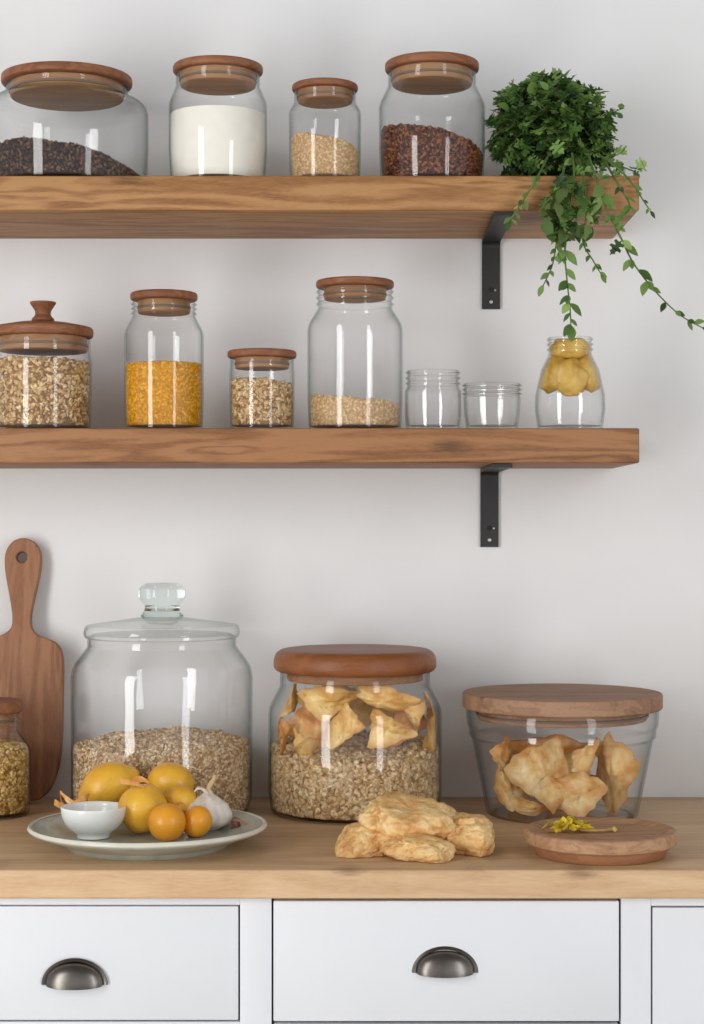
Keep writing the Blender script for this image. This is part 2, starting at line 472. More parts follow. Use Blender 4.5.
def wood_lid(t, cx, d, zb, half, y_top, y_bot, plug_half, y_plug, mat='lid', edge=3.0, sy=1.0, dome=0, knob=None, seal=True, pmat='plug', edge_top=None):
    k = d/F; z = lambda py: Z(py, d)-zb
    zt, zl, zp = z(y_top), z(y_bot), z(y_plug)
    pr = [(0, zl), (half*k, zl, edge*k), (half*k*(1 if edge_top is None else .97), zt, (edge_top or edge)*k)]
    if dome: pr += [(half*k*.55, zt+dome*k*.75, 8*k), (0, zt+dome*k)]
    else: pr += [(0, zt)]
    l = from_bm('lid', lathe_bm(fillet(pr, 6), 72, sy), M[mat], t)
    pl = fillet([(0, zp), (plug_half*k, zp, 2*k), (plug_half*k, zl-.0003), (0, zl-.0003)], 4)
    o = from_bm('lid_plug', lathe_bm(pl, 64, sy), M[pmat], l)
    if seal:
        zs = zl-(zl-zp)*.55
        rp = [(plug_half*k*.99, zs-.0022), (plug_half*k*1.025, zs-.0015), (plug_half*k*1.025, zs+.0015), (plug_half*k*.99, zs+.0022)]
        from_bm('seal_ring', lathe_bm(rp, 64, sy), M['seal'], l)
    if knob:
        kp = fillet([(0, zt+dome*k-.002)] + [(a*k, z(b), c*k) for a, b, c in knob] + [(0, z(knob[-1][1])+.0015)], 5)
        from_bm('knob', lathe_bm(kp, 40), M[mat], l)
    return l
M['seal'] = plain('clear_seal', (.16, .105, .065, 1), .6, .02)

def const(r): return lambda z: r
def inner_r(prof=None, m=.0004):
    zs = np.array([p[0] for p in (prof or INNER)]); rs = np.array([p[1] for p in (prof or INNER)])
    return lambda z: np.interp(z, zs, rs)-m
K = lambda d: d/F

# ================================================================== SETTING
def struct_box(name, x0, x1, y0, y1, z0, z1, m):
    return structure(from_bm(name, box_bm(x0, x1, y0, y1, z0, z1), m))
struct_box('wall_back', -3.2, 3.2, 0, .1, 0, 2.9, M['wall'])
struct_box('floor', -3.2, 3.2, -4.2, 0, -.05, 0, M['floor'])
structure(from_bm('baseboard_back', box_bm(1.42, 3.2, -.018, 0, 0, .1, .004), M['white']))

# ================================================================== CABINETS
DF = 2.253                                    # distance of the cabinet fronts
yf = Y(DF)
cx_ = lambda px: X(px, DF)
cz_ = lambda py: Z(py, DF)
CT = Z(899, COUNTER_D)                        # underside of the worktop
def cup_pull(parent, px, py):
    """bin pull: quarter-dome shell with a flange round its arch"""
    a, h, dp = 29*K(DF), 22.5*K(DF), .018
    bm = bmesh.new(); nu, nv = 28, 12; grid = []
    for i in range(nu+1):
        u = PI*i/nu; row = []
        for j in range(nv+1):
            v = j/nv*math.radians(96); r = math.sin(u)**.85 if 0 < i < nu else 0
            row.append(bm.verts.new((a*math.cos(u), -dp*r*math.sin(v)-.001, h*r*math.cos(v))))
        grid.append(row)
    for i in range(nu):
        for j in range(nv): bm.faces.new((grid[i][j], grid[i+1][j], grid[i+1][j+1], grid[i][j+1]))
    bmesh.ops.remove_doubles(bm, verts=bm.verts, dist=1e-5)
    bmesh.ops.recalc_face_normals(bm, faces=bm.faces)
    bmesh.ops.solidify(bm, geom=list(bm.faces), thickness=.0018)
    o = from_bm('handle', bm, M['pewter'], parent, (cx_(px), yf, cz_(py+10)), 50)
    bm = bmesh.new(); prev = None
    for i in range(nu+1):
        u = PI*i/nu; ring = []
        for (s, y) in ((.98, -.0002), (1.13, -.0002), (1.15, -.003), (1.08, -.0048), (1.0, -.004)):
            ring.append(bm.verts.new((a*s*math.cos(u), y, h*s*math.sin(u)*1.02)))
        if prev:
            for k in range(5): bm.faces.new((prev[k], prev[(k+1)%5], ring[(k+1)%5], ring[k]))
        else: bm.faces.new(ring)
        prev = ring
    bm.faces.new(prev)
    o2 = from_bm('handle_flange', bm, M['pewter'], o, None, 40)
    return o

def cabinet(label, x0, x1):
    t = thing('base_cabinet', label, 'cabinet', ((cx_(x0)+cx_(x1))/2, Y(2.55), 0))
    ox, oy = t.location.x, t.location.y
    def part(nm, bm, m, p=t, off=True):
        return from_bm(nm, bm, m, p, (-ox, -oy, 0) if p is t else None)
    return t, part
def framed(t, part, x0, x1, ox0, ox1, otop, obot):
    """face frame with one opening shown (ox0..ox1, otop..obot) and carcass behind"""
    X0, X1 = cx_(x0), cx_(x1)
    part('carcass', box_bm(X0+.002, X1-.002, yf+.022, -.002, .1, CT-.001), M['white_in'])
    bm = bmesh.new()
    part('stile', box_bm(X0+.0006, cx_(ox0), yf, yf+.02, .1, CT-.0005, .0012), M['white'])
    part('stile', box_bm(cx_(ox1), X1-.0006, yf, yf+.02, .1, CT-.0005, .0012), M['white'])
    part('rail', box_bm(cx_(ox0), cx_(ox1), yf, yf+.02, cz_(otop), CT-.0005, .0008), M['white'])
    part('plinth', box_bm(X0, X1, yf+.05, yf+.068, 0, .1), M['white'])
g = .0022
# left cabinet: inset drawers in a face frame
t, part = cabinet('white cabinet under the platter end of the worktop, drawer set inside a frame', -230, 272)
framed(t, part, -230, 272, -200, 240, 905, 1022)
lo = t.location
def drawer(part, t, x0, x1, ptop, pbot, pull=None, proud=0.0, gap=g):
    o = part('drawer', box_bm(cx_(x0)+gap*.4, cx_(x1)-gap, yf-proud, yf+.019, cz_(pbot)+gap, cz_(ptop)-gap*.8, .0015), M['white'])
    if pull:
        h = cup_pull(o, *pull)
    return o
drawer(part, t, -200, 240, 905, 1022, (75, 974), 0)
part('rail', box_bm(cx_(-200), cx_(240), yf, yf+.02, cz_(1034), cz_(1022), .0008), M['white'])
drawer(part, t, -200, 240, 1034, 1240, (75, 1105), 0)
# middle cabinet: drawer fronts over the carcass
t, part = cabinet('white cabinet with one wide slab drawer below the craggy biscuits', 273, 620)
part('carcass', box_bm(cx_(273)+.001, cx_(620)-.001, yf+.02, -.002, .1, CT-.001), M['white_in'])
drawer(part, t, 273, 620, 899.5, 1022, (445, 962), .003, .0016)
drawer(part, t, 273, 620, 1023, 1250, (445, 1105), .003, .0016)
part('plinth', box_bm(cx_(273), cx_(620), yf+.05, yf+.068, 0, .1), M['white'])
# right cabinet: framed with a door
t, part = cabinet('white cabinet under the wooden dish end of the worktop, narrow strip of door showing', 620.5, 1200)
framed(t, part, 620.5, 1200, 651, 1168, 906, 1300)
dr = part('cabinet_door', box_bm(cx_(651)+g, cx_(1168)-g, yf, yf+.019, .103, cz_(906)-g, .0015), M['white'])
cup_pull(dr, 1120, 960)

# worktop
ct = from_bm('worktop', box_bm(cx_(-236), cx_(1206), Y(COUNTER_D), -.001, CT, COUNTER_Z, .003, 3), M['counter'])
tag(ct, 'long pale wooden worktop over the white cabinets', 'worktop')

# ================================================================== SHELVES + BRACKETS
def shelf(zt, m, label, name='wall_shelf'):
    o = from_bm(name, box_bm(-1.05, X(639.5, SHELF_D), Y(SHELF_D), -.001, zt-SHELF_T, zt, .0025, 3), m)
    return tag(o, label, 'shelf', None)
shelf(SHELF1_Z, M['shelf'], 'upper thick wooden wall shelf with the trailing plant on its end', 'floating_shelf')
shelf(SHELF2_Z, M['shelf2'], 'lower thick wooden wall shelf holding the knob-lidded jar and small open jars', 'floating_shelf')

def bracket(px0, px1, pbot, zs, label):
    dW = W-.004
    x0, x1 = X(px0, dW), X(px1, dW); xm = (x0+x1)/2; w = (x1-x0)/2
    zb = Z(pbot, dW); th = .0055
    t = thing('shelf_bracket', label, 'bracket', (xm, 0, zs))
    ztop = zs - .0006; L = W-SHELF_D-.008
    # L profile in (y, z): down the wall, out under the shelf, rounded bend
    h = ztop-zb-zs+zs
    outer = [(-.0006, zb-zs), (-.0006, ztop-zs), (-L, ztop-zs)]
    prof_o = fillet([(-.0006, zb-zs), (-.0006, ztop-zs, .006), (-L, ztop-zs)], 6)
    prof_i = fillet([(-th, zb-zs), (-th, ztop-zs-th, .010), (-L, ztop-zs-th)], 6)
    bm = bmesh.new(); n = len(prof_o)
    vv = []
    for (a, b) in zip(prof_o, prof_i):
        vv.append([bm.verts.new((s*w, q[0], q[1])) for q in (a, b) for s in (-1, 1)])
    for A, B in zip(vv, vv[1:]):
        bm.faces.new((A[0], A[1], B[1], B[0])); bm.faces.new((A[2], B[2], B[3], A[3]))
        bm.faces.new((A[0], B[0], B[2], A[2])); bm.faces.new((A[1], A[3], B[3], B[1]))
    for E in (vv[0], vv[-1]): bm.faces.new((E[0], E[1], E[3], E[2]))
    from_bm('bracket_bar', bm, M['iron'], t, None, 30)
    ph = Z(pbot-19, dW)-zs; ps = Z(pbot-7, dW)-zs
    def disc(nm, z, r, m, out, x=0):
        bm = lathe_bm(fillet([(0, 0), (r, 0), (r, out, r*.5), (0, out*1.1)], 4), 20)
        o = from_bm(nm, bm, m, t, (x, -th+.0002, z)); o.rotation_euler = (PI/2, 0, 0)
    disc('keyhole', ph, .0042, M['dark'], .0006)
    disc('rivet', ph-.0005, .0016, M['steel'], .001, .0065)
    disc('screw', ps, .0028, M['steel'], .0014)
bracket(482, 500, 309, SHELF1_Z-SHELF_T, 'black iron bracket under the upper shelf, behind the hanging plant')
bracket(480.5, 498.5, 547, SHELF2_Z-SHELF_T, 'black iron bracket under the lower shelf, above the wide jars')

# ================================================================== PALETTES
OATS_G = [srgb(216, 186, 138), srgb(198, 162, 112), srgb(180, 142, 94), srgb(228, 204, 162), srgb(152, 114, 72)]
OATS = [srgb(224, 196, 154), srgb(212, 182, 138), srgb(200, 168, 122), srgb(230, 208, 170), srgb(184, 148, 104)]
OATS_W = [srgb(226, 202, 166), srgb(210, 182, 142), srgb(194, 162, 122), srgb(172, 138, 102), srgb(236, 216, 186)]
GOLD = [srgb(214, 180, 112), srgb(196, 158, 92), srgb(226, 198, 136), srgb(176, 136, 74)]
YEL = [srgb(226, 166, 32), srgb(214, 152, 22), srgb(236, 182, 54), srgb(198, 134, 18)]
TAN = [srgb(214, 182, 136), srgb(198, 162, 116), srgb(226, 198, 158)]
RED = [srgb(124, 74, 48), srgb(100, 56, 36), srgb(150, 98, 66), srgb(80, 44, 30)]
DARK = [srgb(94, 66, 50), srgb(70, 47, 37), srgb(124, 92, 70), srgb(50, 34, 28)]

def slope(zb, d, left, mid, right, amp=.003, seed=0.0, vback=0.0):
    """surface height (local z) from three rows read off the photo"""
    L, C, R_ = (Z(p, d)-zb for p in (left, mid, right))
    def f(u, v):
        q = C + (R_-L)/2*u + ((L+R_)/2-C)*u*u + vback*v
        return q + amp*mnoise.noise(Vector((u*2.2+seed, v*2.2, seed*1.3)))
    return f

# ================================================================== UPPER SHELF JARS
def shelf_d(half):                        # stand a jar near the shelf's front edge
    r = half*2.66/F
    return SHELF_D + r + .012
# A wide squat jar
zb = SHELF1_Z
d = 2.582+.126
t = jar('glass_jar', 'widest squat glass jar of dark seeds at the far end of the upper shelf', 67, d, zb,
        [(79, 0, 8), (81, 150, 30), (81, 106, 16), (61, 97, 4), (60, 87)])
wood_lid(t, 67, d, zb, 65, 77, 86, 56, 99)
fill('dark_seeds', 'dark brown seeds covering the floor of the widest squat jar', 'seeds', 67, d, const(78*K(d)), .0075,
     slope(zb, d, 157, 157, 182, .004, 1.2), .0030, (1, .5, .45), DARK, srgb(44, 32, 28), 7500, (X(67, d), Y(d), zb), topn=.55)
# B flour
d = shelf_d(49)
t = jar('glass_jar', 'glass jar half full of white flour on the upper shelf', 218, d, zb,
        [(47, 0, 8), (49, 150, 10), (49, 104, 16), (42, 88, 4), (42, 75)])
wood_lid(t, 218, d, zb, 45, 66, 74, 38, 87)
fr_ = inner_r(); zt = Z(116, d)-zb; z0_ = FLOOR_H+.0004
fp = [(0, z0_)] + [(float(fr_(z0_+(zt-z0_)*q))-.0002-(.003*(1-q*12) if q < 1/12 else 0), z0_+(zt-z0_)*q) for q in [i/40 for i in range(41)]] + [(float(fr_(zt))*.5, zt+.001), (0, zt)]
o = from_bm('white_flour', lathe_bm(fp, 64), M['flour'], None, (X(218, d), Y(d), zb))
tag(o, 'smooth white flour inside the jar beside the widest jar', 'flour', None, 'stuff')
# C small sesame
d = shelf_d(37)
t = jar('glass_jar', 'smallest jar on the upper shelf, half full of pale seeds', 325, d, zb,
        [(35, 0, 6), (36, 150, 10), (36, 112, 12), (31, 104, 3), (31, 93)])
wood_lid(t, 325, d, zb, 33, 85, 92, 27.5, 103)
fill('pale_seeds', 'fine pale tan seeds inside the smallest upper shelf jar', 'seeds', 325, d, const(34*K(d)), .0075,
     slope(zb, d, 139, 143, 152, .003, 2.2), .0023, (1, .65, .5), TAN, srgb(190, 152, 108), 5000, (X(325, d), Y(d), zb), topn=.35)
# D flax
d = shelf_d(54)
t = jar('glass_jar', 'glass jar with reddish brown seeds beside the trailing plant', 432, d, zb,
        [(51, 0, 7), (53, 150, 10), (53, 106, 15), (44, 87, 4), (44, 74)])
wood_lid(t, 432, d, zb, 47, 63, 72, 40, 86)
fill('brown_seeds', 'reddish brown seeds inside the jar beside the plant', 'seeds', 432, d, const(50.5*K(d)), .0075,
     slope(zb, d, 132, 139, 156, .004, 3.2), .0032, (1, .62, .4), RED, srgb(66, 32, 22), 6000, (X(432, d), Y(d), zb), topn=.4)

# ================================================================== LOWER SHELF JARS
zb = SHELF2_Z
d = shelf_d(49)
t = jar('glass_jar', 'straight jar of oats with a knobbed wooden lid on the lower shelf', 43, d, zb,
        [(47.5, 0, 5), (48.5, 380, 5), (48.5, 362, 6), (47, 353, 3), (47, 340)])
wood_lid(t, 43, d, zb, 50, 328, 338, 44, 352, dome=6, edge=4,
         knob=[(13, 321, 3), (7.5, 315, 8), (8, 311, 4), (14, 302, 1.5)])
fill('rolled_oats', 'rolled oats filling the jar with the knobbed lid', 'oats', 43, d, const(46*K(d)), .0075,
     slope(zb, d, 362, 363, 364, .003, 4.2), .0044, (1, .72, .36), OATS_G, srgb(150, 112, 70), 5000, (X(43, d), Y(d), zb), topn=.25)
d = shelf_d(40)
t = jar('glass_jar', 'bottle-shouldered jar of bright yellow grain on the lower shelf', 164, d, zb,
        [(38.5, 0, 6), (39.5, 400, 10), (39.5, 333, 18), (31, 316, 4), (31, 303)], thread=12)
wood_lid(t, 164, d, zb, 33.5, 293, 301, 26, 314)
fill('yellow_grain', 'bright yellow grain filling most of the shouldered jar', 'grain', 164, d, const(37.5*K(d)), .0075,
     slope(zb, d, 365, 365.5, 365, .001, 5.2), .0021, (1, .8, .7), YEL, srgb(206, 146, 20), 6500, (X(164, d), Y(d), zb), topn=.2)
d = shelf_d(34)
t = jar('glass_jar', 'short straight jar of oats between the yellow grain jar and the tall jar', 262, d, zb,
        [(31.5, 0, 4), (32.5, 400, 5), (32.5, 372, 4), (32, 368, 2), (32, 360)])
wood_lid(t, 262, d, zb, 34.5, 351, 358.5, 27, 369)
fill('rolled_oats', 'rolled oats inside the short straight jar', 'oats', 262, d, const(30.6*K(d)), .0075,
     slope(zb, d, 382, 383, 386, .003, 6.2), .0042, (1, .72, .36), OATS_G, srgb(150, 112, 70), 3000, (X(262, d), Y(d), zb), topn=.3)
d = shelf_d(48)
t = jar('glass_jar', 'tallest jar on the lower shelf, a little pale grain in it', 355, d, zb,
        [(46, 0, 7), (47.5, 400, 10), (47.5, 326, 22), (37, 309, 5), (37, 290)], thread=16)
wood_lid(t, 355, d, zb, 39, 281, 288.5, 31, 300)
fill('pale_grain', 'thin sloping layer of pale grain in the tallest lower shelf jar', 'grain', 355, d, const(45.2*K(d)), .0075,
     slope(zb, d, 397, 402, 406, .003, 7.2), .0022, (1, .8, .7), TAN, srgb(196, 160, 116), 5000, (X(355, d), Y(d), zb), topn=.5)
flute = lambda a, z: 1 + .006*math.cos(14*a)
d = shelf_d(30)
jar('open_glass_jar', 'empty open glass jar with rounded shoulders touching the tall jar', 433, d, zb,
    [(26.5, 0, 4), (28, 415, 6), (28, 391, 5), (25.5, 387, 2), (25.5, 371)], mat='glass_small', thread=14, warp=flute)
jar('open_glass_jar', 'shorter wide-mouthed empty glass jar beside the rounded empty jar', 492, d, zb,
    [(25.5, 0, 4), (27.5, 415, 6), (28.5, 398, 2), (28, 396, 1), (28, 384)], mat='glass_small', thread=11, warp=flute)
d = shelf_d(36)
PEAR = [(32, 0, 6), (35, 410, 8), (34.5, 395, 10), (29, 370, 12), (22.5, 357, 5), (21.5, 353, 2), (21.5, 338)]
jar('open_glass_jar', 'pear-shaped glass jar of yellow fruit below the hanging plant tip', 570, d, zb, PEAR, mat='glass_small', thread=13)

# ------------------------------------------------------------------ dried chips
def chip_mesh(w, h, curl, seed, th=.0022, rough=.22):
    """irregular curled slice: outline noise, bent and twisted, with thickness"""
    bm = bmesh.new(); rings, seg = 9, 48
    rs = random.Random(seed); ph = [rs.uniform(0, 6.3) for _ in range(5)]
    m = rs.choice([3, 4, 4, 5]); cr = [(2*PI*(i+rs.uniform(-.28, .28))/m, rs.uniform(.82, 1.2)) for i in range(m)]
    cp = [Vector((q*math.cos(a), q*math.sin(a))) for a, q in cr]
    def shape(a):
        dv = Vector((math.cos(a), math.sin(a)))
        best = 1.0
        for i in range(m):
            A, B = cp[i], cp[(i+1) % m]; e = B-A; den = dv.x*e.y-dv.y*e.x
            if abs(den) < 1e-9: continue
            tt = (A.x*e.y-A.y*e.x)/den; uu = (A.x*dv.y-A.y*dv.x)/den
            if tt > 0 and -1e-6 <= uu <= 1+1e-6: best = tt; break
        return best*(1 + .045*math.sin(7*a+ph[2]) + .03*math.sin(13*a+ph[3]))
    tw = rs.uniform(-.5, .5)
    def co(q, a):
        r = q*shape(a); x, z = r*math.cos(a)*w/2, r*math.sin(a)*h/2
        nx, nz = x/(w/2), z/(h/2)
        y = curl*min(w, h)*(.5*nx*nx + .28*nz*nz*math.sin(ph[4]) + tw*nx*nz)
        y += .11*min(w, h)*mnoise.noise(Vector((nx*1.5+seed, nz*1.5, seed*.37))) + .10*min(w, h)*abs(nx*math.cos(ph[1])+nz*math.sin(ph[1]))+.05*min(w, h)*mnoise.noise(Vector((nx*5+seed, nz*5, 3)))
        return (x, y, z)
    el = bm.verts.layers.float_color.new('Col')
    prev = None; c = bm.verts.new(co(0, 0)); c[el] = (0, 0, 0, 1)
    for i in range(1, rings+1):
        ring = [bm.verts.new(co(i/rings, 2*PI*k/seg)) for k in range(seg)]
        for k, v_ in enumerate(ring):
            e_ = max(0, i/rings-.62)/.38*(.45+.55*mnoise.noise(Vector((math.cos(2*PI*k/seg)*1.7+seed, math.sin(2*PI*k/seg)*1.7, 4))))
            v_[el] = (e_, e_, e_, 1)
        if prev is None:
            for k in range(seg): bm.faces.new((c, ring[k], ring[(k+1)%seg]))
        else:
            for k in range(seg): bm.faces.new((prev[k], prev[(k+1)%seg], ring[(k+1)%seg], ring[k]))
        prev = ring
    bmesh.ops.recalc_face_normals(bm, faces=bm.faces)
    bmesh.ops.solidify(bm, geom=list(bm.faces), thickness=th)
    return bm
CLAMP = None                                      # (centre x, centre y, base z, inner radius function) of the jar being filled
def clamp(o):
    if not CLAMP: return
    cx0, cy0, z0, fn, zmax = CLAMP
    mw = Matrix.LocRotScale(o.location, o.rotation_euler, None); inv = mw.inverted()
    for v in o.data.vertices:
        p = mw @ v.co
        p.z = min(max(p.z, z0+.0072), zmax)
        dx, dy = p.x-cx0, p.y-cy0; r = math.hypot(dx, dy); mx = float(fn(p.z-z0))-.0006
        if r > mx:
            q = (mx - .04*(min(r, mx*1.3)-mx))/r; p.x, p.y = cx0+dx*q, cy0+dy*q
        v.co = inv @ p
    o.data.update()
def chip(label, px, py, d, wpx, hpx, rot, seed, curl=.5, mat='chip', group=None, name='dried_fruit_slice', cat='dried fruit', th=.0024):
    k = d/F
    o = from_bm(name, chip_mesh(wpx*k*1.3, hpx*k*1.3, curl, seed, th), M[mat], None, P(px, py, d), 70)
    o.rotation_euler = tuple(math.radians(a) for a in rot); clamp(o)
    return tag(o, label, cat, group)

# amber fruit wedged in the neck of the pear jar
ga = 'amber fruit wedged in the pear-shaped jar'
def chunk(label, px, py, d, w, h, dp, rot, seed, mat='amber', group=None, name='preserved_fruit_piece', cat='fruit'):
    k = d/F; bm = bmesh.new(); bmesh.ops.create_icosphere(bm, subdivisions=4, radius=1)
    for v in bm.verts:
        p = v.co.copy()
        q = Vector([math.copysign(abs(c)**.75, c) for c in p])
        n = 1+.16*mnoise.noise(p*1.6+Vector((seed, 0, 0)))+.05*mnoise.noise(p*4+Vector((0, seed, 0)))
        v.co = Vector((q.x*w*k/2*n, q.y*dp*k/2*n, q.z*h*k/2*n))
    o = from_bm(name, bm, M[mat], None, P(px, py, d), 80)
    o.rotation_euler = tuple(math.radians(a) for a in rot); clamp(o)
    return tag(o, label, cat, group)
CLAMP = (X(570, d), Y(d), SHELF2_Z, inner_r(), 9)
chunk('yellow fruit piece plugging the mouth of the pear-shaped jar', 570, 349, d, 39, 22, 39, (0, 0, 0), 2, group=ga)
chunk('squarish yellow fruit piece facing front inside the pear-shaped jar', 571, 377, d-.016, 36, 34, 18, (10, 40, 0), 4, group=ga)
chunk('yellow fruit piece against the tall jar side of the pear-shaped jar', 552, 374, d-.002, 26, 38, 34, (0, 30, 10), 6, group=ga)
chunk('yellow fruit piece against the shelf end side of the pear-shaped jar', 589, 373, d-.002, 26, 38, 34, (0, -32, -8), 9, group=ga)
chunk('yellow fruit piece at the back of the pear-shaped jar under its neck', 570, 367, d+.014, 42, 34, 24, (0, 0, 0), 12, group=ga)

# ================================================================== COUNTER JARS
zb = COUNTER_Z
d = 2.664
t = jar('glass_jar', 'small jar of golden grain standing in front of the cutting board', -12, d, zb,
        [(40, 0, 6), (42, 800, 10), (42, 748, 16), (30, 732, 5), (30, 712)], thread=14)
wood_lid(t, -12, d, zb, 34, 700, 712, 26, 726)
fill('golden_grain', 'golden grain filling the small jar in front of the board', 'grain', -12, d, const(40*K(d)), .0075,
     slope(zb, d, 746, 746, 747, .002, 8.2), .0042, (1, .7, .5), GOLD, srgb(150, 108, 56), 2800, (X(-12, d), Y(d), zb), topn=.2)

# big jar with glass lid
d = 2.692; k = K(d)
t = jar('glass_jar', 'largest jar with a clear glass knob lid, behind the platter', 162, d, zb,
        [(86, 0, 12), (90, 795, 20), (90.5, 668, 34), (74, 646, 5), (74, 638)], d_thick=.0025, mat='glass_rip')
z = lambda py: Z(py, d)-zb
lid_prof = fillet([(0, z(634)), (70*k, z(634), 1*k), (71*k, z(637.2), 1*k), (76.5*k, z(637.2), 2*k), (78*k, z(632), 3*k), (76*k, z(625), 3*k), (40*k, z(620), 4*k), (21*k, z(617), 3*k), (0, z(617))], 5)
def real_glass():
    t_ = NT('solid_glass'); g_ = t_.n('ShaderNodeBsdfGlass'); g_.inputs['IOR'].default_value = 1.36
    g_.inputs['Roughness'].default_value = .0; g_.inputs['Color'].default_value = (.93, .965, .955, 1)
    t_.l(g_.outputs[0], t_.out.inputs[0]); return t_.m
M['solid_glass'] = real_glass()
gl = from_bm('glass_lid', lathe_bm(lid_prof, 72), M['glass_small'], t, None, 40)
kp = fillet([(0, z(616.5)), (22*k, z(616.5), 1*k), (18*k, z(611), 3*k), (17*k, z(606), 3*k), (23.5*k, z(597), 5*k), (23.5*k, z(588), 5*k), (16*k, z(583), 4*k), (0, z(582))], 7)
from_bm('knob', lathe_bm(kp, 48), M['solid_glass'], gl, None, 60)
def bigtop(u, v):
    base = Z(744, d)-zb
    return base + .016*max(0, 1-(u*u+v*v)) + .009*mnoise.noise(Vector((u*2.1, v*2.1, 3.3))) + .004*mnoise.noise(Vector((u*6, v*6, 1.3)))
rz_big = lambda z_: 87.2*k if z_ > .02 else (87.2-max(0, (.02-z_))/.0125*5)*k
fill('rolled_oats', 'pale oats heaped in the largest glass-lidded jar', 'oats', 162, d, rz_big, .0095, bigtop,
     .0038, (1, .75, .4), OATS_W, srgb(190, 156, 120), 14000, (X(162, d), Y(d), zb), topn=.45)

# middle round jar
d = 2.692; k = K(d)
BODY_N = [(70, 0, 14), (84, 812, 22), (86.5, 790, 20), (86.5, 708, 24), (75, 686, 4), (75, 673)]
t = jar('glass_jar', 'round-bellied jar of oats and fruit slices with thick reddish wooden lid', 355, d, zb, BODY_N, d_thick=.0025)
wood_lid(t, 355, d, zb, 82.5, 649, 671.5, 68, 680, mat='lid_red', edge=9, edge_top=17, dome=2, seal=False)
def rn(z_):
    pts = [(0, 66), (.006, 72), (.015, 79.5), (.03, 82.6), (.05, 83.6), (.3, 83.6)]
    for (a, b), (c, e) in zip(pts, pts[1:]):
        if z_ <= c: return (b+(e-b)*(z_-a)/(c-a))*k
    return 83.6*k
def midtop(u, v):
    return Z(748, d)-zb + .008*v + .006*mnoise.noise(Vector((u*2, v*2, 9.3)))
fill('rolled_oats', 'oat flakes filling the lower half of the round-bellied jar', 'oats', 355, d, rn, .0095, midtop,
     .0054, (1, .78, .42), OATS, srgb(176, 138, 96), 7500, (X(355, d), Y(d), zb), topn=.3)
gm = 'dried fruit slices in the round-bellied jar'
CLAMP = (X(355, d), Y(d), COUNTER_Z, inner_r(), Z(682, d))
dm = d
chip('long curled dried fruit strip up the glass above the platter side of the round-bellied jar', 293, 708, dm-.035, 22, 44, (5, 15, 55), 31, .5, group=gm)
chip('pale triangular fruit slice at the glass, low in the round-bellied jar', 304, 738, dm-.092, 40, 34, (15, -12, 30), 32, .35, group=gm)
chip('large fruit slice on top toward the platter in the round-bellied jar', 333, 702, dm-.062, 56, 34, (28, 8, 12), 33, .5, group=gm)
chip('upright fruit slice in the middle gap of the round-bellied jar', 345, 730, dm-.082, 34, 46, (-8, 20, -20), 34, .5, group=gm)
chip('wide fruit slice highest in the round-bellied jar', 382, 702, dm-.062, 58, 28, (30, 6, -10), 35, .55, group=gm)
chip('largest fruit slice facing front in the round-bellied jar', 386, 728, dm-.094, 56, 38, (12, -8, -5), 36, .4, group=gm)
chip('leaning fruit slice behind the largest slice in the round-bellied jar', 411, 712, dm-.055, 28, 42, (0, -25, -35), 37, .5, group=gm)
chip('amber fruit slice flat against the glass on the biscuit side of the round-bellied jar', 427, 724, dm-.03, 34, 58, (0, 6, -65), 38, .5, group=gm)
chip('small orange-edged fruit slice low at the glass edge in the round-bellied jar', 285, 736, dm-.058, 26, 36, (5, 10, 50), 39, .5, mat='peel', group=gm)
chip('broad fruit slice at the back under the thick reddish lid', 355, 706, dm+.045, 92, 44, (-18, 0, 0), 40, .25, group=gm)
chip('brownish fruit slice buried behind the upright slice in the round-bellied jar', 318, 725, dm-.03, 50, 50, (0, 5, 15), 41, .35, mat='peel', group=gm)
chip('fruit slice buried at the back behind the largest slice in the round-bellied jar', 400, 725, dm-.01, 54, 52, (0, 5, -15), 42, .35, mat='peel', group=gm)

# right tapered jar
d = 2.676; k = K(d); dr_ = d
BODY_O = [(73, 0, 5), (75.5, 812, 6), (90, 738, 6), (93, 735, 2), (93, 728, 2), (95, 724, 2), (96, 708.5)]
t = jar('glass_jar', 'wide tapered glass jar of dried chips with a flat worn wooden lid', 562, d, zb, BODY_O, d_thick=.0025, mat='glass_rip')
wood_lid(t, 562, d, zb, 99.5, 692, 707.5, 84, 719, mat='lid_worn', edge=2.5, seal=True, pmat='lid_worn')
gr = 'dried chips in the tapered jar'
CLAMP = (X(562, d), Y(d), COUNTER_Z, inner_r(), Z(722, d))
def rchip(l, px, py, dd, w, h, rot, seed, curl=.5, mat='chip2'):
    return chip(l, px, py, dr_+dd, w, h, rot, seed, curl, mat, gr, 'dried_chip', 'dried chip')
rchip('small dark-edged chip at the biscuit side near the top of the tapered jar', 509, 757, -.035, 26, 30, (0, 20, 45), 51, .5, 'peel')
rchip('pointed chip leaning low against the glass on the biscuit side of the tapered jar', 511, 788, -.075, 44, 50, (-10, -25, 25), 52, .4)
rchip('flat curled chip on the floor of the tapered jar, biscuit side', 526, 808, -.085, 60, 18, (30, 6, 10), 53, .3)
rchip('large pale chip in the middle front of the tapered jar', 545, 775, -.088, 60, 58, (-12, 18, 10), 54, .3)
rchip('narrow tilted chip beside the large pale chip in the tapered jar', 577, 768, -.062, 26, 52, (0, 45, -15), 55, .5)
rchip('blunt chip low in front beneath the narrow tilted chip', 580, 794, -.090, 54, 38, (-8, -10, -12), 56, .35)
rchip('tallest broad chip standing at the shelf-end side of the tapered jar', 610, 776, -.045, 46, 72, (0, 8, -38), 57, .4)
rchip('brownish chip lying high at the back of the tapered jar', 556, 752, .02, 84, 30, (35, 0, 0), 58, .3, 'peel')
rchip('brownish chip standing at the back behind the blunt chip', 570, 785, .03, 80, 56, (0, 0, 0), 59, .3, 'peel')
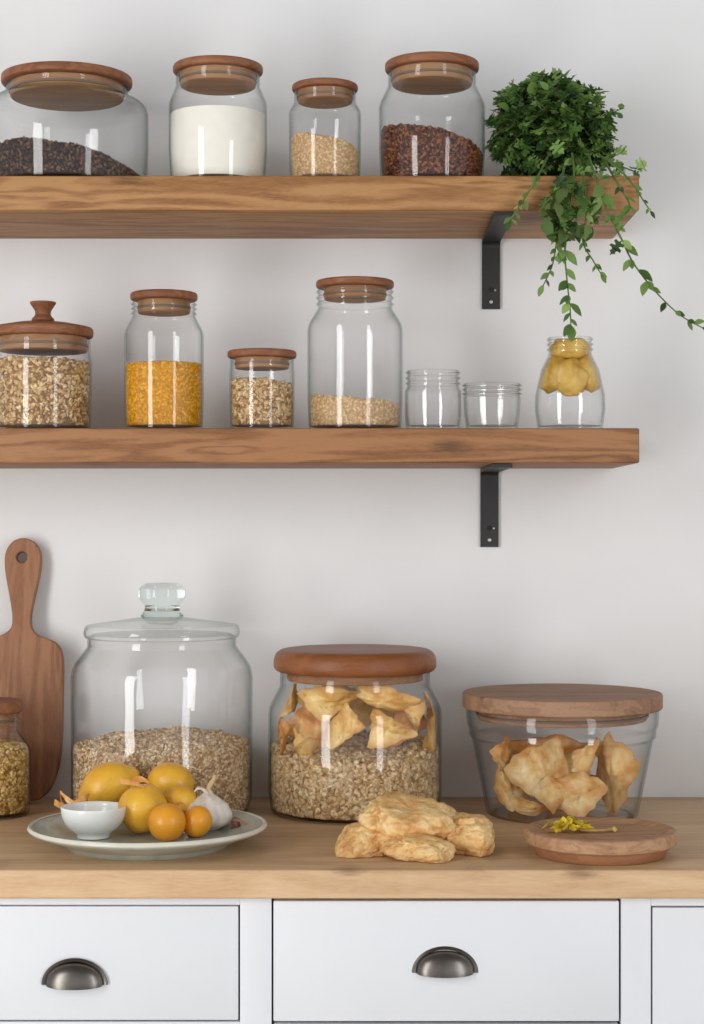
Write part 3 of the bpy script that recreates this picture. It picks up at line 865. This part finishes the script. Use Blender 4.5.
rchip('brownish chip behind the pointed chip in the tapered jar', 530, 780, -.01, 50, 60, (0, 0, 30), 60, .3, 'peel')
rchip('chip pressed against the glass behind the tallest broad chip', 606, 770, .01, 50, 60, (0, -12, -60), 61, .3)

# ================================================================== CUTTING BOARD
CLAMP = None
def cutting_board():
    dB = 2.755; k = dB/F
    right = [(21, 538.5), (31, 541.5), (38, 551), (39.5, 564), (37.5, 580), (33, 602), (30.5, 618), (31.5, 630), (37, 637), (46, 640.5), (56, 645), (62.5, 655), (64.5, 672), (64.5, 705), (64.5, 742), (62, 768), (56, 788), (47, 800), (36, 805), (22, 806)]
    left = [(42-x, y) for x, y in right[1:-1]][::-1]
    left = [(x-(0 if y < 632 else 8*min(1, (y-632)/15)), y) for x, y in left]
    pts = right + left
    cv = bpy.data.curves.new('outline', 'CURVE'); cv.dimensions = '2D'; cv.fill_mode = 'BOTH'
    def spl(pp):
        s = cv.splines.new('POLY'); s.points.add(len(pp)-1); s.use_cyclic_u = True
        for q, p in zip(s.points, pp): q.co = (p[0], p[1], 0, 1)
    sm = catmull([((x-21)*k, (806-y)*k, 0) for x, y in pts], 4, True)
    spl([(p.x, p.y) for p in sm])
    spl([((20-21)*k + 5.6*k*math.cos(a), (806-558)*k + 5.6*k*math.sin(a)) for a in [2*PI*i/28 for i in range(28)]])
    cv.extrude = .0065; cv.bevel_depth = .0022; cv.bevel_resolution = 2; cv.offset = -.0022
    tmp = bpy.data.objects.new('tmp', cv); COL.objects.link(tmp)
    dg = bpy.context.evaluated_depsgraph_get(); me = bpy.data.meshes.new_from_object(tmp.evaluated_get(dg))
    bpy.data.objects.remove(tmp); bpy.data.curves.remove(cv)
    me.transform(Matrix.Rotation(PI/2, 4, 'X'))       # lie in XZ, thickness along Y
    me.name = 'cutting_board'; me.materials.clear()
    o = link('cutting_board', me, M['board'], None, None, 40)
    H = (806-538.5)*k
    lean = math.asin((.062-.010)/H)
    o.location = (X(17.5, 2.77), -.066, COUNTER_Z+.0015); o.rotation_euler = (-lean, 0, 0)
    tag(o, 'brown wooden cutting board with a holed handle leaning on the wall', 'cutting board')
cutting_board()

# ================================================================== PLATTER + FRUIT
d = 2.402; k = K(d); zb = COUNTER_Z
t = thing('platter', 'round grey-green ceramic platter holding fruit, garlic and a bowl', 'plate', (X(148, d), Y(d), zb))
r = .1585
prof = fillet([(0, .004), (r*.56, .004), (r*.60, 0, .001), (r*.66, 0, .002), (r*.70, .006, .004), (r*.97, .0185, .01), (r, .022, .001), (r*.985, .0245, .002), (r*.9, .0215, .01), (r*.68, .0095, .02), (0, .0085)], 5)
pl = ZS = 1.25
prof = [(a_, b_*ZS) for a_, b_ in prof]
from_bm('plate_dish', lathe_bm(prof, 96, .985), M['plate'], t, None, 60)
rim = fillet([(r*.994, .0206), (r*1.004, .0222, .001), (r*.99, .0254, .001), (r*.966, .0248, .0005), (r*.975, .0225)], 4)
rim = [(a_, b_*ZS) for a_, b_ in rim]
from_bm('plate_rim', lathe_bm(rim, 96, .985), M['plate_rim'], t, None, 60)
PZ0 = zb + .0124

def lemon(label, px, py, d, rx, rz_, rot, mat='lemon', nip=.16, name='lemon', cat='lemon', group=None, stemend=True):
    """fruit body long axis on local X with a nipple end; calyx as a part"""
    k = d/F; bm = bmesh.new(); prof = []
    n = 26
    for i in range(n+1):
        a = PI*i/n; x = -math.cos(a); rr = math.sin(a)
        if nip:
            rr = max(rr, 0)**.92
            x2 = x + math.copysign(nip, x)*max(0, abs(x)-.9)/.1*.9
        else: x2 = x
        prof.append((rr*rz_*k, x2*rx*k))
    bm = lathe_bm([(0, prof[0][1])]+prof[1:-1]+[(0, prof[-1][1])], 40)
    s = random.uniform(0, 40)
    for v in bm.verts: v.co *= 1+.025*mnoise.noise(v.co*38+Vector((s, 0, 0)))
    bmesh.ops.rotate(bm, verts=bm.verts, cent=(0, 0, 0), matrix=Matrix.Rotation(PI/2, 3, 'Y'))
    t = thing(name, label, cat, P(px, py, d), group)
    t.rotation_euler = tuple(math.radians(a) for a in rot)
    from_bm('fruit_body', bm, M[mat], t, None, 80)
    sb = lathe_bm([(0, .0), (.0032, .0), (.0026, .0018), (0, .0022)], 10)
    bmesh.ops.rotate(sb, verts=sb.verts, cent=(0, 0, 0), matrix=Matrix.Rotation(-PI/2, 3, 'Y'))
    from_bm('stem_scar', sb, M['stem'], t, (-rx*k*(1+nip*.9)+.0012, 0, 0))
    return t
gf = 'fruit on the platter'
lemon('largest lemon, lying behind the white bowl at the platter back', 109, 786, 2.515, 28, 23.5, (0, -24, 12), group=gf)
lemon('lemon at the platter back against the oat jar, nearest the garlic', 171, 782, 2.525, 23, 19.5, (0, 12, -16), group=gf, nip=.05)
lemon('plump lemon in the middle of the platter just behind the oranges', 143, 808.5, 2.432, 23, 25, (10, -68, 0), group=gf, nip=.1)
lemon('small lemon half hidden between the oranges and the garlic', 180, 801, 2.466, 17.5, 16, (0, 10, 20), group=gf, nip=.05)
lemon('larger orange at the platter front', 167, 822.5, 2.388, 19, 19, (0, -75, 0), 'orange', 0, 'orange', 'orange', gf)
lemon('smaller orange tucked between the front orange and the garlic', 197, 821.5, 2.408, 16, 14.8, (0, -60, 30), 'orange', 0, 'orange', 'orange', gf)

# garlic
d = 2.462; k = K(d)
t = thing('garlic_bulb', 'white garlic bulb with a dry stem on the platter', 'garlic', (X(208, d), Y(d), PZ0))
clove = lambda a, z_: 1 + .07*abs(math.cos(3.5*a+.6))**.7*(1 if z_ < .05 else .3) - .03
gp = fillet([(0, 0), (.012, 0, .004), (.0305, .010, .012), (.0325, .022, .012), (.026, .036, .01), (.012, .0455, .006), (.0058, .050, .004), (.0040, .056), (0, .056)], 6)
from_bm('bulb', lathe_bm(gp, 72, 1, clove), M['garlic'], t, None, 80)
sp = catmull([(0, 0, .053), (.003, 0, .061), (.0075, 0, .068), (.010, 0, .075)], 5)
from_bm('stem', tube_bm(sp, [.0042-.0001*i for i in range(len(sp))], 10), plain('garlic_stem', srgb(206, 172, 126), .7, .15, 90), t, None, 60)
st = catmull([(0, -.006, .050), (-.006, -.008, .056), (-.013, -.008, .0575), (-.018, -.009, .053)], 4)
from_bm('loose_skin', tube_bm(st, [.0028, .0027, .0026, .0025, .0024, .0023, .0022, .002, .0018, .0015, .0012, .001, .0008][:len(st)], 8), M['garlic'], t, None, 60)

# white bowl
d = 2.404; k = K(d)
t = thing('bowl', 'small empty white ceramic bowl at the edge of the platter', 'bowl', (X(93.5, d), Y(d), PZ0))
H = Z(806, d)-PZ0; rb = 32.5*k
outer_b = [(rb*(1-(1-q)**2.3)**.5 if q > 0 else 0, H*q) for q in [i/14 for i in range(15)]]
outer_b = [(max(r_, rb*.5), z_) for r_, z_ in outer_b]
bp = [(0, .002), (rb*.44, .002), (rb*.48, 0)] + outer_b[:-1] + [(rb, H-.0008), (rb*.985, H), (rb*.955, H-.0008)] + [(r_*.93, z_) for r_, z_ in outer_b[:-1][::-1] if z_ > .0065] + [(rb*.4, .0062), (0, .006)]
from_bm('bowl_body', lathe_bm(bp, 72), M['cer'], t, None, 60)

# dried peel curls + onion skin
def peel(label, px, py, d, size, seed, mat='peel', name='peel_curl'):
    rs = random.Random(seed); k = d/F; bm = bmesh.new(); n = 28; prev = None
    a0 = rs.uniform(0, 6)
    for i in range(n+1):
        u = i/n; a = a0+u*6.6; rr = size*k*(.5+.28*math.sin(3*u+seed))
        c = Vector((math.cos(a)*rr + (u-.5)*size*k*.8, math.sin(a)*rr*.7, size*k*.34*math.sin(7*u+seed)))
        wd = size*k*(.12+.07*math.sin(7*u+seed*2))
        up = Vector((rs.uniform(-.3, .3), .4*math.sin(4*u+seed), 1)).normalized()
        ring = [bm.verts.new(c-up*wd), bm.verts.new(c+up*wd)]
        if prev: bm.faces.new((prev[0], prev[1], ring[1], ring[0]))
        prev = ring
    bmesh.ops.recalc_face_normals(bm, faces=bm.faces)
    bmesh.ops.solidify(bm, geom=list(bm.faces), thickness=.0012)
    bmesh.ops.subdivide_edges(bm, edges=bm.edges, cuts=1, use_grid_fill=True)
    o = from_bm(name, bm, M[mat], None, P(px, py, d), 80)
    return tag(o, label, 'peel')
peel('dried orange peel curl behind the white bowl, outermost on the platter', 63, 801, 2.46, 27, 3.1)
peel('smaller dried peel curl beside the bowl rim under the largest lemon', 79, 803, 2.455, 18, 5.6)
peel('dried peel curl lying on top of the plump middle lemon', 136, 789, 2.43, 30, 1.7)
peel('scrap of dried peel between the two front oranges and the small lemon', 179, 808, 2.42, 16, 8.3)
peel('scrap of reddish onion skin beside the garlic at the platter rim', 235, 824, 2.44, 19, 2.9, 'onion', 'onion_skin')

# ================================================================== BISCUITS
def biscuit(label, px, py, d, w, h, dp, rot, seed):
    k = d/F; bm = bmesh.new(); bmesh.ops.create_icosphere(bm, subdivisions=6, radius=1)
    s = Vector((seed*3.1, seed*1.7, seed))
    for v in bm.verts:
        p = v.co.copy()
        q = Vector([math.copysign(abs(c)**.85, c) for c in p])
        p = Vector((p.x*w, p.y*dp, p.z*h))*(1.5/(w+h*.5+dp))
        lump = .24*mnoise.noise(p*1.4+s) + .2*mnoise.noise(p*3.0+s)
        vor = mnoise.voronoi(p*4.2+s)[0][0]
        crag = -.15*max(0, .42-vor) + .05*mnoise.noise(p*8+s) + .05*abs(mnoise.noise(p*5+s*2)) + .034*mnoise.noise(p*20+s)
        n = 1+lump+crag
        v.co = Vector((q.x*w*k*.56*n, q.y*dp*k*.54*n, q.z*h*k*.53*n))
        if v.co.z < -h*k*.40: v.co.z = -h*k*.40 + (v.co.z+h*k*.40)*.15
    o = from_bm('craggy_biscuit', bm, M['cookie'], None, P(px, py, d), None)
    o.rotation_euler = tuple(math.radians(a) for a in rot)
    mw = Matrix.LocRotScale(o.location, o.rotation_euler, None); inv = mw.inverted()
    for v in o.data.vertices:
        p = mw @ v.co
        if p.z < COUNTER_Z+.0008: p.z = COUNTER_Z+.0008; v.co = inv @ p
    return tag(o, label, 'biscuit', 'craggy biscuits on the worktop')
biscuit('craggy golden biscuit on top of the pile', 414, 819, 2.375, 100, 38, 76, (6, 6, 10), 1.3)
biscuit('craggy golden biscuit under the pile, on the round jar side', 374, 838, 2.36, 72, 34, 62, (0, -14, 20), 2.9)
biscuit('craggy golden biscuit lowest in front of the pile', 420, 851, 2.31, 64, 25, 46, (0, 8, -8), 4.4)
biscuit('craggy golden biscuit leaning at the wooden dish side of the pile', 467, 837, 2.365, 52, 42, 60, (4, 6, -10), 6.1)
biscuit('craggy golden biscuit hidden at the back under the top one', 428, 834, 2.43, 70, 40, 50, (0, 0, 0), 7.7)

# ================================================================== WOODEN DISH
d = 2.346; k = K(d)
t = thing('wooden_dish', 'shallow round wooden dish at the worktop edge', 'dish', (X(600, d), Y(d), COUNTER_Z))
hh = .034; R0 = 76*k
wob = lambda a, z_: 1+.006*math.sin(3*a+1)+.004*math.sin(7*a)
from_bm('dish_foot', lathe_bm(fillet([(0, 0), (64*k, 0, .003), (69*k, hh*.44, .002), (0, hh*.44)], 5), 72), M['dish_side'], t, None, 40)
from_bm('dish_rim', lathe_bm(fillet([(0, hh*.42), (R0*.94, hh*.42, .002), (R0, hh*.5, .003), (R0*.995, hh*.98, .004), (R0*.90, hh, .003), (R0*.80, hh*.86, .006), (0, hh*.82)], 6), 96, 1, wob), M['dish'], t, None, 50)
# yellow blossom with stem lying in it
zt = COUNTER_Z+hh*.84
t = thing('dried_blossom', 'yellow dried blossom lying in the wooden dish', 'flower', (X(566, d), Y(d), zt))
bm = bmesh.new(); rs = random.Random(5)
pc = []
for i in range(60):
    a = rs.uniform(0, 2*PI); q = rs.random()**.6
    c = Vector((.031*q*math.cos(a)+.004, .019*q*math.sin(a), .004+.016*rs.random()*(1-q*.6)))
    w = rs.uniform(.006, .011); h_ = w*1.4
    m = Matrix.Translation(c) @ Euler((rs.uniform(-1, 1), rs.uniform(-1, 1), rs.uniform(0, 6.3))).to_matrix().to_4x4()
    vs = [bm.verts.new(m @ Vector(p)) for p in ((-w*.5, 0, 0), (0, -h_*.5, .0012), (w*.5, 0, 0), (w*.3, h_*.5, .001), (-w*.3, h_*.5, .0016))]
    bm.faces.new(vs)
bmesh.ops.solidify(bm, geom=list(bm.faces), thickness=.0008)
from_bm('petals', bm, M['yellow'], t, None, 60)
sp = catmull([(.018, -.004, .004), (.036, -.006, .0032), (.052, -.002, .003), (.062, .001, .0035)], 5)
from_bm('stem', tube_bm(sp, .0019, 8), plain('blossom_stem', srgb(198, 160, 96), .6, .15, 90), t, None, 60)
tip = lathe_bm(fillet([(0, 0), (.0034, .001, .001), (.0042, .005, .001), (0, .0065)], 4), 12)
o = from_bm('seed_head', tip, plain('seed_head', srgb(222, 206, 120), .6, .2, 120), t, (.061, .001, .0015), 60); o.rotation_euler = (0, .9, .2)
# crumbs of dried petals
for i, (px, py, lab) in enumerate([(549, 834, 'brown petal scrap at the biscuit side of the wooden dish'), (577, 826, 'brown petal scrap touching the yellow blossom'), (612, 836, 'pale petal scrap beyond the blossom stem in the wooden dish')]):
    dd = .4287*0+2.36
    o = from_bm('petal_scrap', chip_mesh(.012, .007, .4, 70+i, .0008), M['peel' if i < 2 else 'chip'], None, (X(px, 2.344), Y(2.349)-.012+.01*i, zt+.0022), 70)
    o.rotation_euler = (1.4, .1, i*1.1); tag(o, lab, 'petal')

# ================================================================== TRAILING PLANT
def leaf_verts(L, Wd, lobed):
    """flat leaf in local XY, base at origin pointing +Y, folded along the midrib"""
    if lobed: out = [(0, 0), (.1, .16), (.44, .16), (.5, .3), (.28, .34), (.18, .42), (.52, .48), (.58, .62), (.34, .6), (.2, .68), (.28, .82), (.12, .85), (0, 1)]
    else: out = [(0, 0), (.2, .12), (.38, .3), (.44, .48), (.34, .68), (.18, .86), (0, 1)]
    R_ = [Vector((x*Wd, y*L, .22*x*Wd - .18*L*(y-.35)**2)) for x, y in out]
    Lf = [Vector((-p.x, p.y, p.z)) for p in R_[1:-1]]
    mid = [Vector((0, y*L, -.18*L*(y-.35)**2)) for _, y in out[1:-1]]
    return R_, Lf, mid
def add_leaves(name, items, parent, mat='leaf'):
    """items: (pos, dir, up, L, W, lobed, colour) -> one foliage mesh"""
    V, Fc, C = [], [], []
    for pos, dr, up, L, Wd, lob, colr in items:
        R_, Lf, mid = leaf_verts(L, Wd, lob)
        y = dr.normalized(); x = y.cross(up)
        x = x.normalized() if x.length > 1e-4 else y.orthogonal().normalized()
        z_ = x.cross(y)
        base = len(V); n = len(R_)
        pts = R_ + Lf + mid
        for p in pts: V.append(pos + x*p.x + y*p.y + z_*p.z)
        C += [colr]*len(pts)
        r_i = list(range(base, base+n)); l_i = [r_i[0]] + list(range(base+n, base+n+n-2)) + [r_i[-1]]
        m_i = [r_i[0]] + list(range(base+n+n-2, base+n+2*(n-2))) + [r_i[-1]]
        for i in range(n-1):
            for side, fl in ((r_i, 0), (l_i, 1)):
                q = [m_i[i], side[i], side[i+1], m_i[i+1]]
                q = list(dict.fromkeys(q))
                if len(q) >= 3: Fc.append(q[::-1] if fl else q)
    me = bpy.data.meshes.new(name); me.from_pydata([v[:] for v in V], [], Fc); me.update()
    at = me.color_attributes.new('Col', 'FLOAT_COLOR', 'POINT')
    at.data.foreach_set('color', np.array([c for c in C], dtype=np.float32).ravel())
    o = link(name, me, M[mat], parent, None, None)
    return o
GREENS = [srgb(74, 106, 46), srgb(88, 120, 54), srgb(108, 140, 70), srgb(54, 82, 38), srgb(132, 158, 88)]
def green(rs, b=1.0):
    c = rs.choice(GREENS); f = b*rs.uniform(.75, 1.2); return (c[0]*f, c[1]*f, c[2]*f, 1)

def plant():
    rs = random.Random(11); dP = 2.69
    base = P(556, 190, dP); base.z = SHELF1_Z+.001
    t = thing('trailing_plant', 'bushy green herb with trailing stems spilling over the upper shelf end', 'plant', (0, 0, 0))
    t.location = base
    def loc(v): return v-base
    cen = P(550, 135, dP)
    items = []; stems = bmesh.new()
    sprigs = [(P(566, 82, dP), 1), (P(592, 92, dP-.02), 1), (P(500, 98, dP), 1), (P(616, 112, dP-.01), 1), (P(636, 172, dP-.06), 1), (P(490, 150, dP-.03), 1), (P(540, 86, dP), 1), (P(612, 150, dP-.04), 1)]
    for i in range(270):                                       # leafy sprigs fanning out
        a = rs.uniform(0, 2*PI); el = math.acos(rs.uniform(-.8, 1))
        dirv = Vector((math.sin(el)*math.cos(a), math.sin(el)*math.sin(a), math.cos(el)))
        reach = rs.choice([rs.uniform(.7, .95), rs.uniform(.92, 1.08)])
        tip = cen + Vector((dirv.x*.086, dirv.y*.094, dirv.z*.074))*reach
        if i < len(sprigs): tip = sprigs[i][0]; dirv = (tip-cen).normalized()
        tip.y = min(tip.y, -.022)
        if tip.z < SHELF1_Z+.012: tip.z = SHELF1_Z+.008+rs.uniform(0, .02); tip.y = max(tip.y, Y(SHELF_D)-.012)
        b0 = cen + Vector((rs.uniform(-.02, .02), rs.uniform(-.02, .02), -.055))
        mid = b0.lerp(tip, .55) + Vector((0, 0, .016))
        pts = catmull([b0, mid, tip], 6)
        tube_bm([loc(p) for p in pts], [.0010]*len(pts), 5, stems, False)
        nl = 11
        for j in range(nl):
            u = .45+.55*j/(nl-1); fi = u*(len(pts)-1); i0 = min(int(fi), len(pts)-2); p = pts[i0].lerp(pts[i0+1], fi-i0)
            out = (dirv + Vector((rs.uniform(-1, 1), rs.uniform(-1, 1), rs.uniform(-.7, .6)))*.95).normalized()
            L = rs.uniform(.013, .026)
            depth = (p-cen).length/.095  # inner leaves get a darker green, painting the bush's inner shade into their colour
            q = loc(p)+Vector((rs.uniform(-.007, .007), rs.uniform(-.007, .007), rs.uniform(-.006, .006)))
            if (q+base).x + out.x*L < X(486, 2.66): continue
            if (q+base).z + out.z*L < SHELF1_Z+.003: out.z = abs(out.z)*.3; q.z = max(q.z, .006)
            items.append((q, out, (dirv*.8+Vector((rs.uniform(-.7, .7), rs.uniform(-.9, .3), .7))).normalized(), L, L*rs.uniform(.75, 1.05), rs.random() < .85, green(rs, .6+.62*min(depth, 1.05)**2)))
    for i in range(60):                                        # larger leaves low over the shelf edge
        px = rs.gauss(570, 17); py = rs.uniform(168, 232)
        p = P(px, py, 2.568-rs.uniform(0, .03))
        out = Vector((rs.uniform(-.7, .7), -rs.uniform(.1, .7), -rs.uniform(.5, 1))).normalized()
        L = rs.uniform(.019, .033)
        if px < 530 or px > 606: continue
        items.append((loc(p), out, Vector((rs.uniform(-.8, .8), -1, rs.uniform(0, .7))), L, L*rs.uniform(.5, .8), rs.random() < .6, green(rs, rs.uniform(.6, 1.05))))
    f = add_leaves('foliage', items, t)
    from_bm('stems', stems, M['stem'], t, None, None) .name = 'sprig_stem'
    # trailing stems: rows read from the photo, hung just in front of the shelf
    trails = [
        ([(572, 165, 2.62), (574, 184, 2.565), (569, 215, 2.555), (565, 250, 2.57), (567, 280, 2.585), (570, 308, 2.60), (571, 326, 2.61)], 20, .029, 1),
        ([(588, 165, 2.62), (596, 186, 2.568), (608, 212, 2.56), (622, 240, 2.575), (634, 264, 2.59), (656, 292, 2.60), (680, 315, 2.605), (703, 328, 2.61)], 17, .028, 1),
        ([(548, 168, 2.62), (538, 184, 2.567), (526, 196, 2.557), (514, 214, 2.555), (510, 222, 2.56)], 11, .019, 0),
        ([(578, 170, 2.62), (584, 188, 2.566), (586, 218, 2.555), (583, 242, 2.56), (594, 262, 2.57), (601, 274, 2.575)], 15, .019, 0),
        ([(566, 170, 2.62), (562, 190, 2.566), (560, 220, 2.556), (556, 246, 2.56), (552, 266, 2.57), (543, 286, 2.58)], 17, .021, 0),
        ([(598, 166, 2.62), (618, 176, 2.59), (634, 186, 2.565), (643, 200, 2.562), (651, 212, 2.565)], 8, .016, 0),
        ([(604, 172, 2.60), (618, 192, 2.567), (630, 206, 2.56), (622, 216, 2.56)], 8, .021, 0),
    ]
    for path, nl, L0, big in trails:
        path = [(path[0][0], path[0][1]-12, 2.60), (path[1][0], path[1][1]-8, 2.554)] + path[2:]
        pts = catmull([P(*q) for q in path], 10)
        n = len(pts)
        s = from_bm('trailing_stem', tube_bm([loc(p) for p in pts], [.0019-.0011*i/n for i in range(n)], 6), M['stem'], t, None, None)
        it = []
        for j in range(nl):
            u = .08+.92*min(1, max(0, (j+rs.uniform(-.4, .4))/(nl-1))); i = min(int(u*(n-1)), n-2); p = pts[i]
            tg = (pts[i+1]-pts[i]).normalized(); side = 1 if j % 2 else -1
            sv = Vector((1, 0, 0)) if abs(tg.z) > .5 else Vector((0, 0, 1))
            out = (tg*.65 + sv*side*rs.uniform(.5, 1.0) + Vector((0, -rs.uniform(0, .5), -.25))).normalized()
            L = L0*rs.uniform(.6, 1.2)*(1.1-.4*u)
            if j == nl-1: out = tg; L = L0*.9
            it.append((loc(p), out, Vector((rs.uniform(-.4, .4), -1, rs.uniform(.1, .8))), L, L*rs.uniform(.42, .62), u < .45 and rs.random() < .4, green(rs, 1.05)))
            if rs.random() < .5 and u < .92:
                out2 = (out*-.2 + tg*.8 + Vector((rs.uniform(-.6, .6), -.3, -.2))).normalized()
                it.append((loc(p), out2, Vector((0, -1, .3)), L*.7, L*.5, False, green(rs, 1.2)))
        add_leaves('stem_leaves', it, s)
plant()

# ================================================================== LIGHT + CAMERA + WORLD
def area(name, loc, target, sx, sy, power, color):
    l = bpy.data.lights.new(name, 'AREA'); l.shape = 'RECTANGLE'; l.size = sx; l.size_y = sy; l.energy = power; l.color = color
    o = bpy.data.objects.new(name, l); COL.objects.link(o); o.location = loc
    o.rotation_euler = (Vector(target)-Vector(loc)).to_track_quat('-Z', 'Y').to_euler(); return o
area('window_light_key', (-1.9, -2.55, 1.28), (0, 0, 1.0), .62, 2.5, 47, (1, .995, .985))
area('window_light_fill', (1.75, -2.9, 1.28), (0, 0, .95), .5, 2.5, 25, (.95, .975, 1))

w = bpy.data.worlds.new('room_light'); SC.world = w; w.use_nodes = True
nt = w.node_tree; nt.nodes.clear()
tc = nt.nodes.new('ShaderNodeTexCoord'); sp_ = nt.nodes.new('ShaderNodeSeparateXYZ'); rp = nt.nodes.new('ShaderNodeValToRGB')
mr = nt.nodes.new('ShaderNodeMapRange'); mr.inputs[1].default_value = -1; mr.inputs[2].default_value = 1
bg = nt.nodes.new('ShaderNodeBackground'); ow = nt.nodes.new('ShaderNodeOutputWorld')
nt.links.new(tc.outputs['Generated'], sp_.inputs[0]); nt.links.new(sp_.outputs['Z'], mr.inputs[0]); nt.links.new(mr.outputs[0], rp.inputs[0])
els = rp.color_ramp.elements
els[0].position = .1; els[0].color = (.72, .75, .80, 1)
els[1].position = .9; els[1].color = (.22, .205, .18, 1)
e = els.new(.5); e.color = (.74, .755, .78, 1)
nt.links.new(rp.outputs[0], bg.inputs[0]); bg.inputs[1].default_value = 1.06; nt.links.new(bg.outputs[0], ow.inputs[0])

cam = bpy.data.cameras.new('camera'); co = bpy.data.objects.new('camera', cam); COL.objects.link(co)
cam.sensor_fit = 'VERTICAL'; cam.sensor_height = 24.0; cam.lens = F/1024*24.0
cam.shift_y = (HY-512)/1024
cam.clip_start = .05
co.location = (0, -W, CZ); co.rotation_euler = (PI/2, 0, 0)
SC.camera = co
SC.view_settings.view_transform = 'Standard'; SC.view_settings.look = 'None'
SC.cycles.transparent_max_bounces = 48; SC.cycles.max_bounces = 12; SC.cycles.transmission_bounces = 12
SC.cycles.use_denoising = True
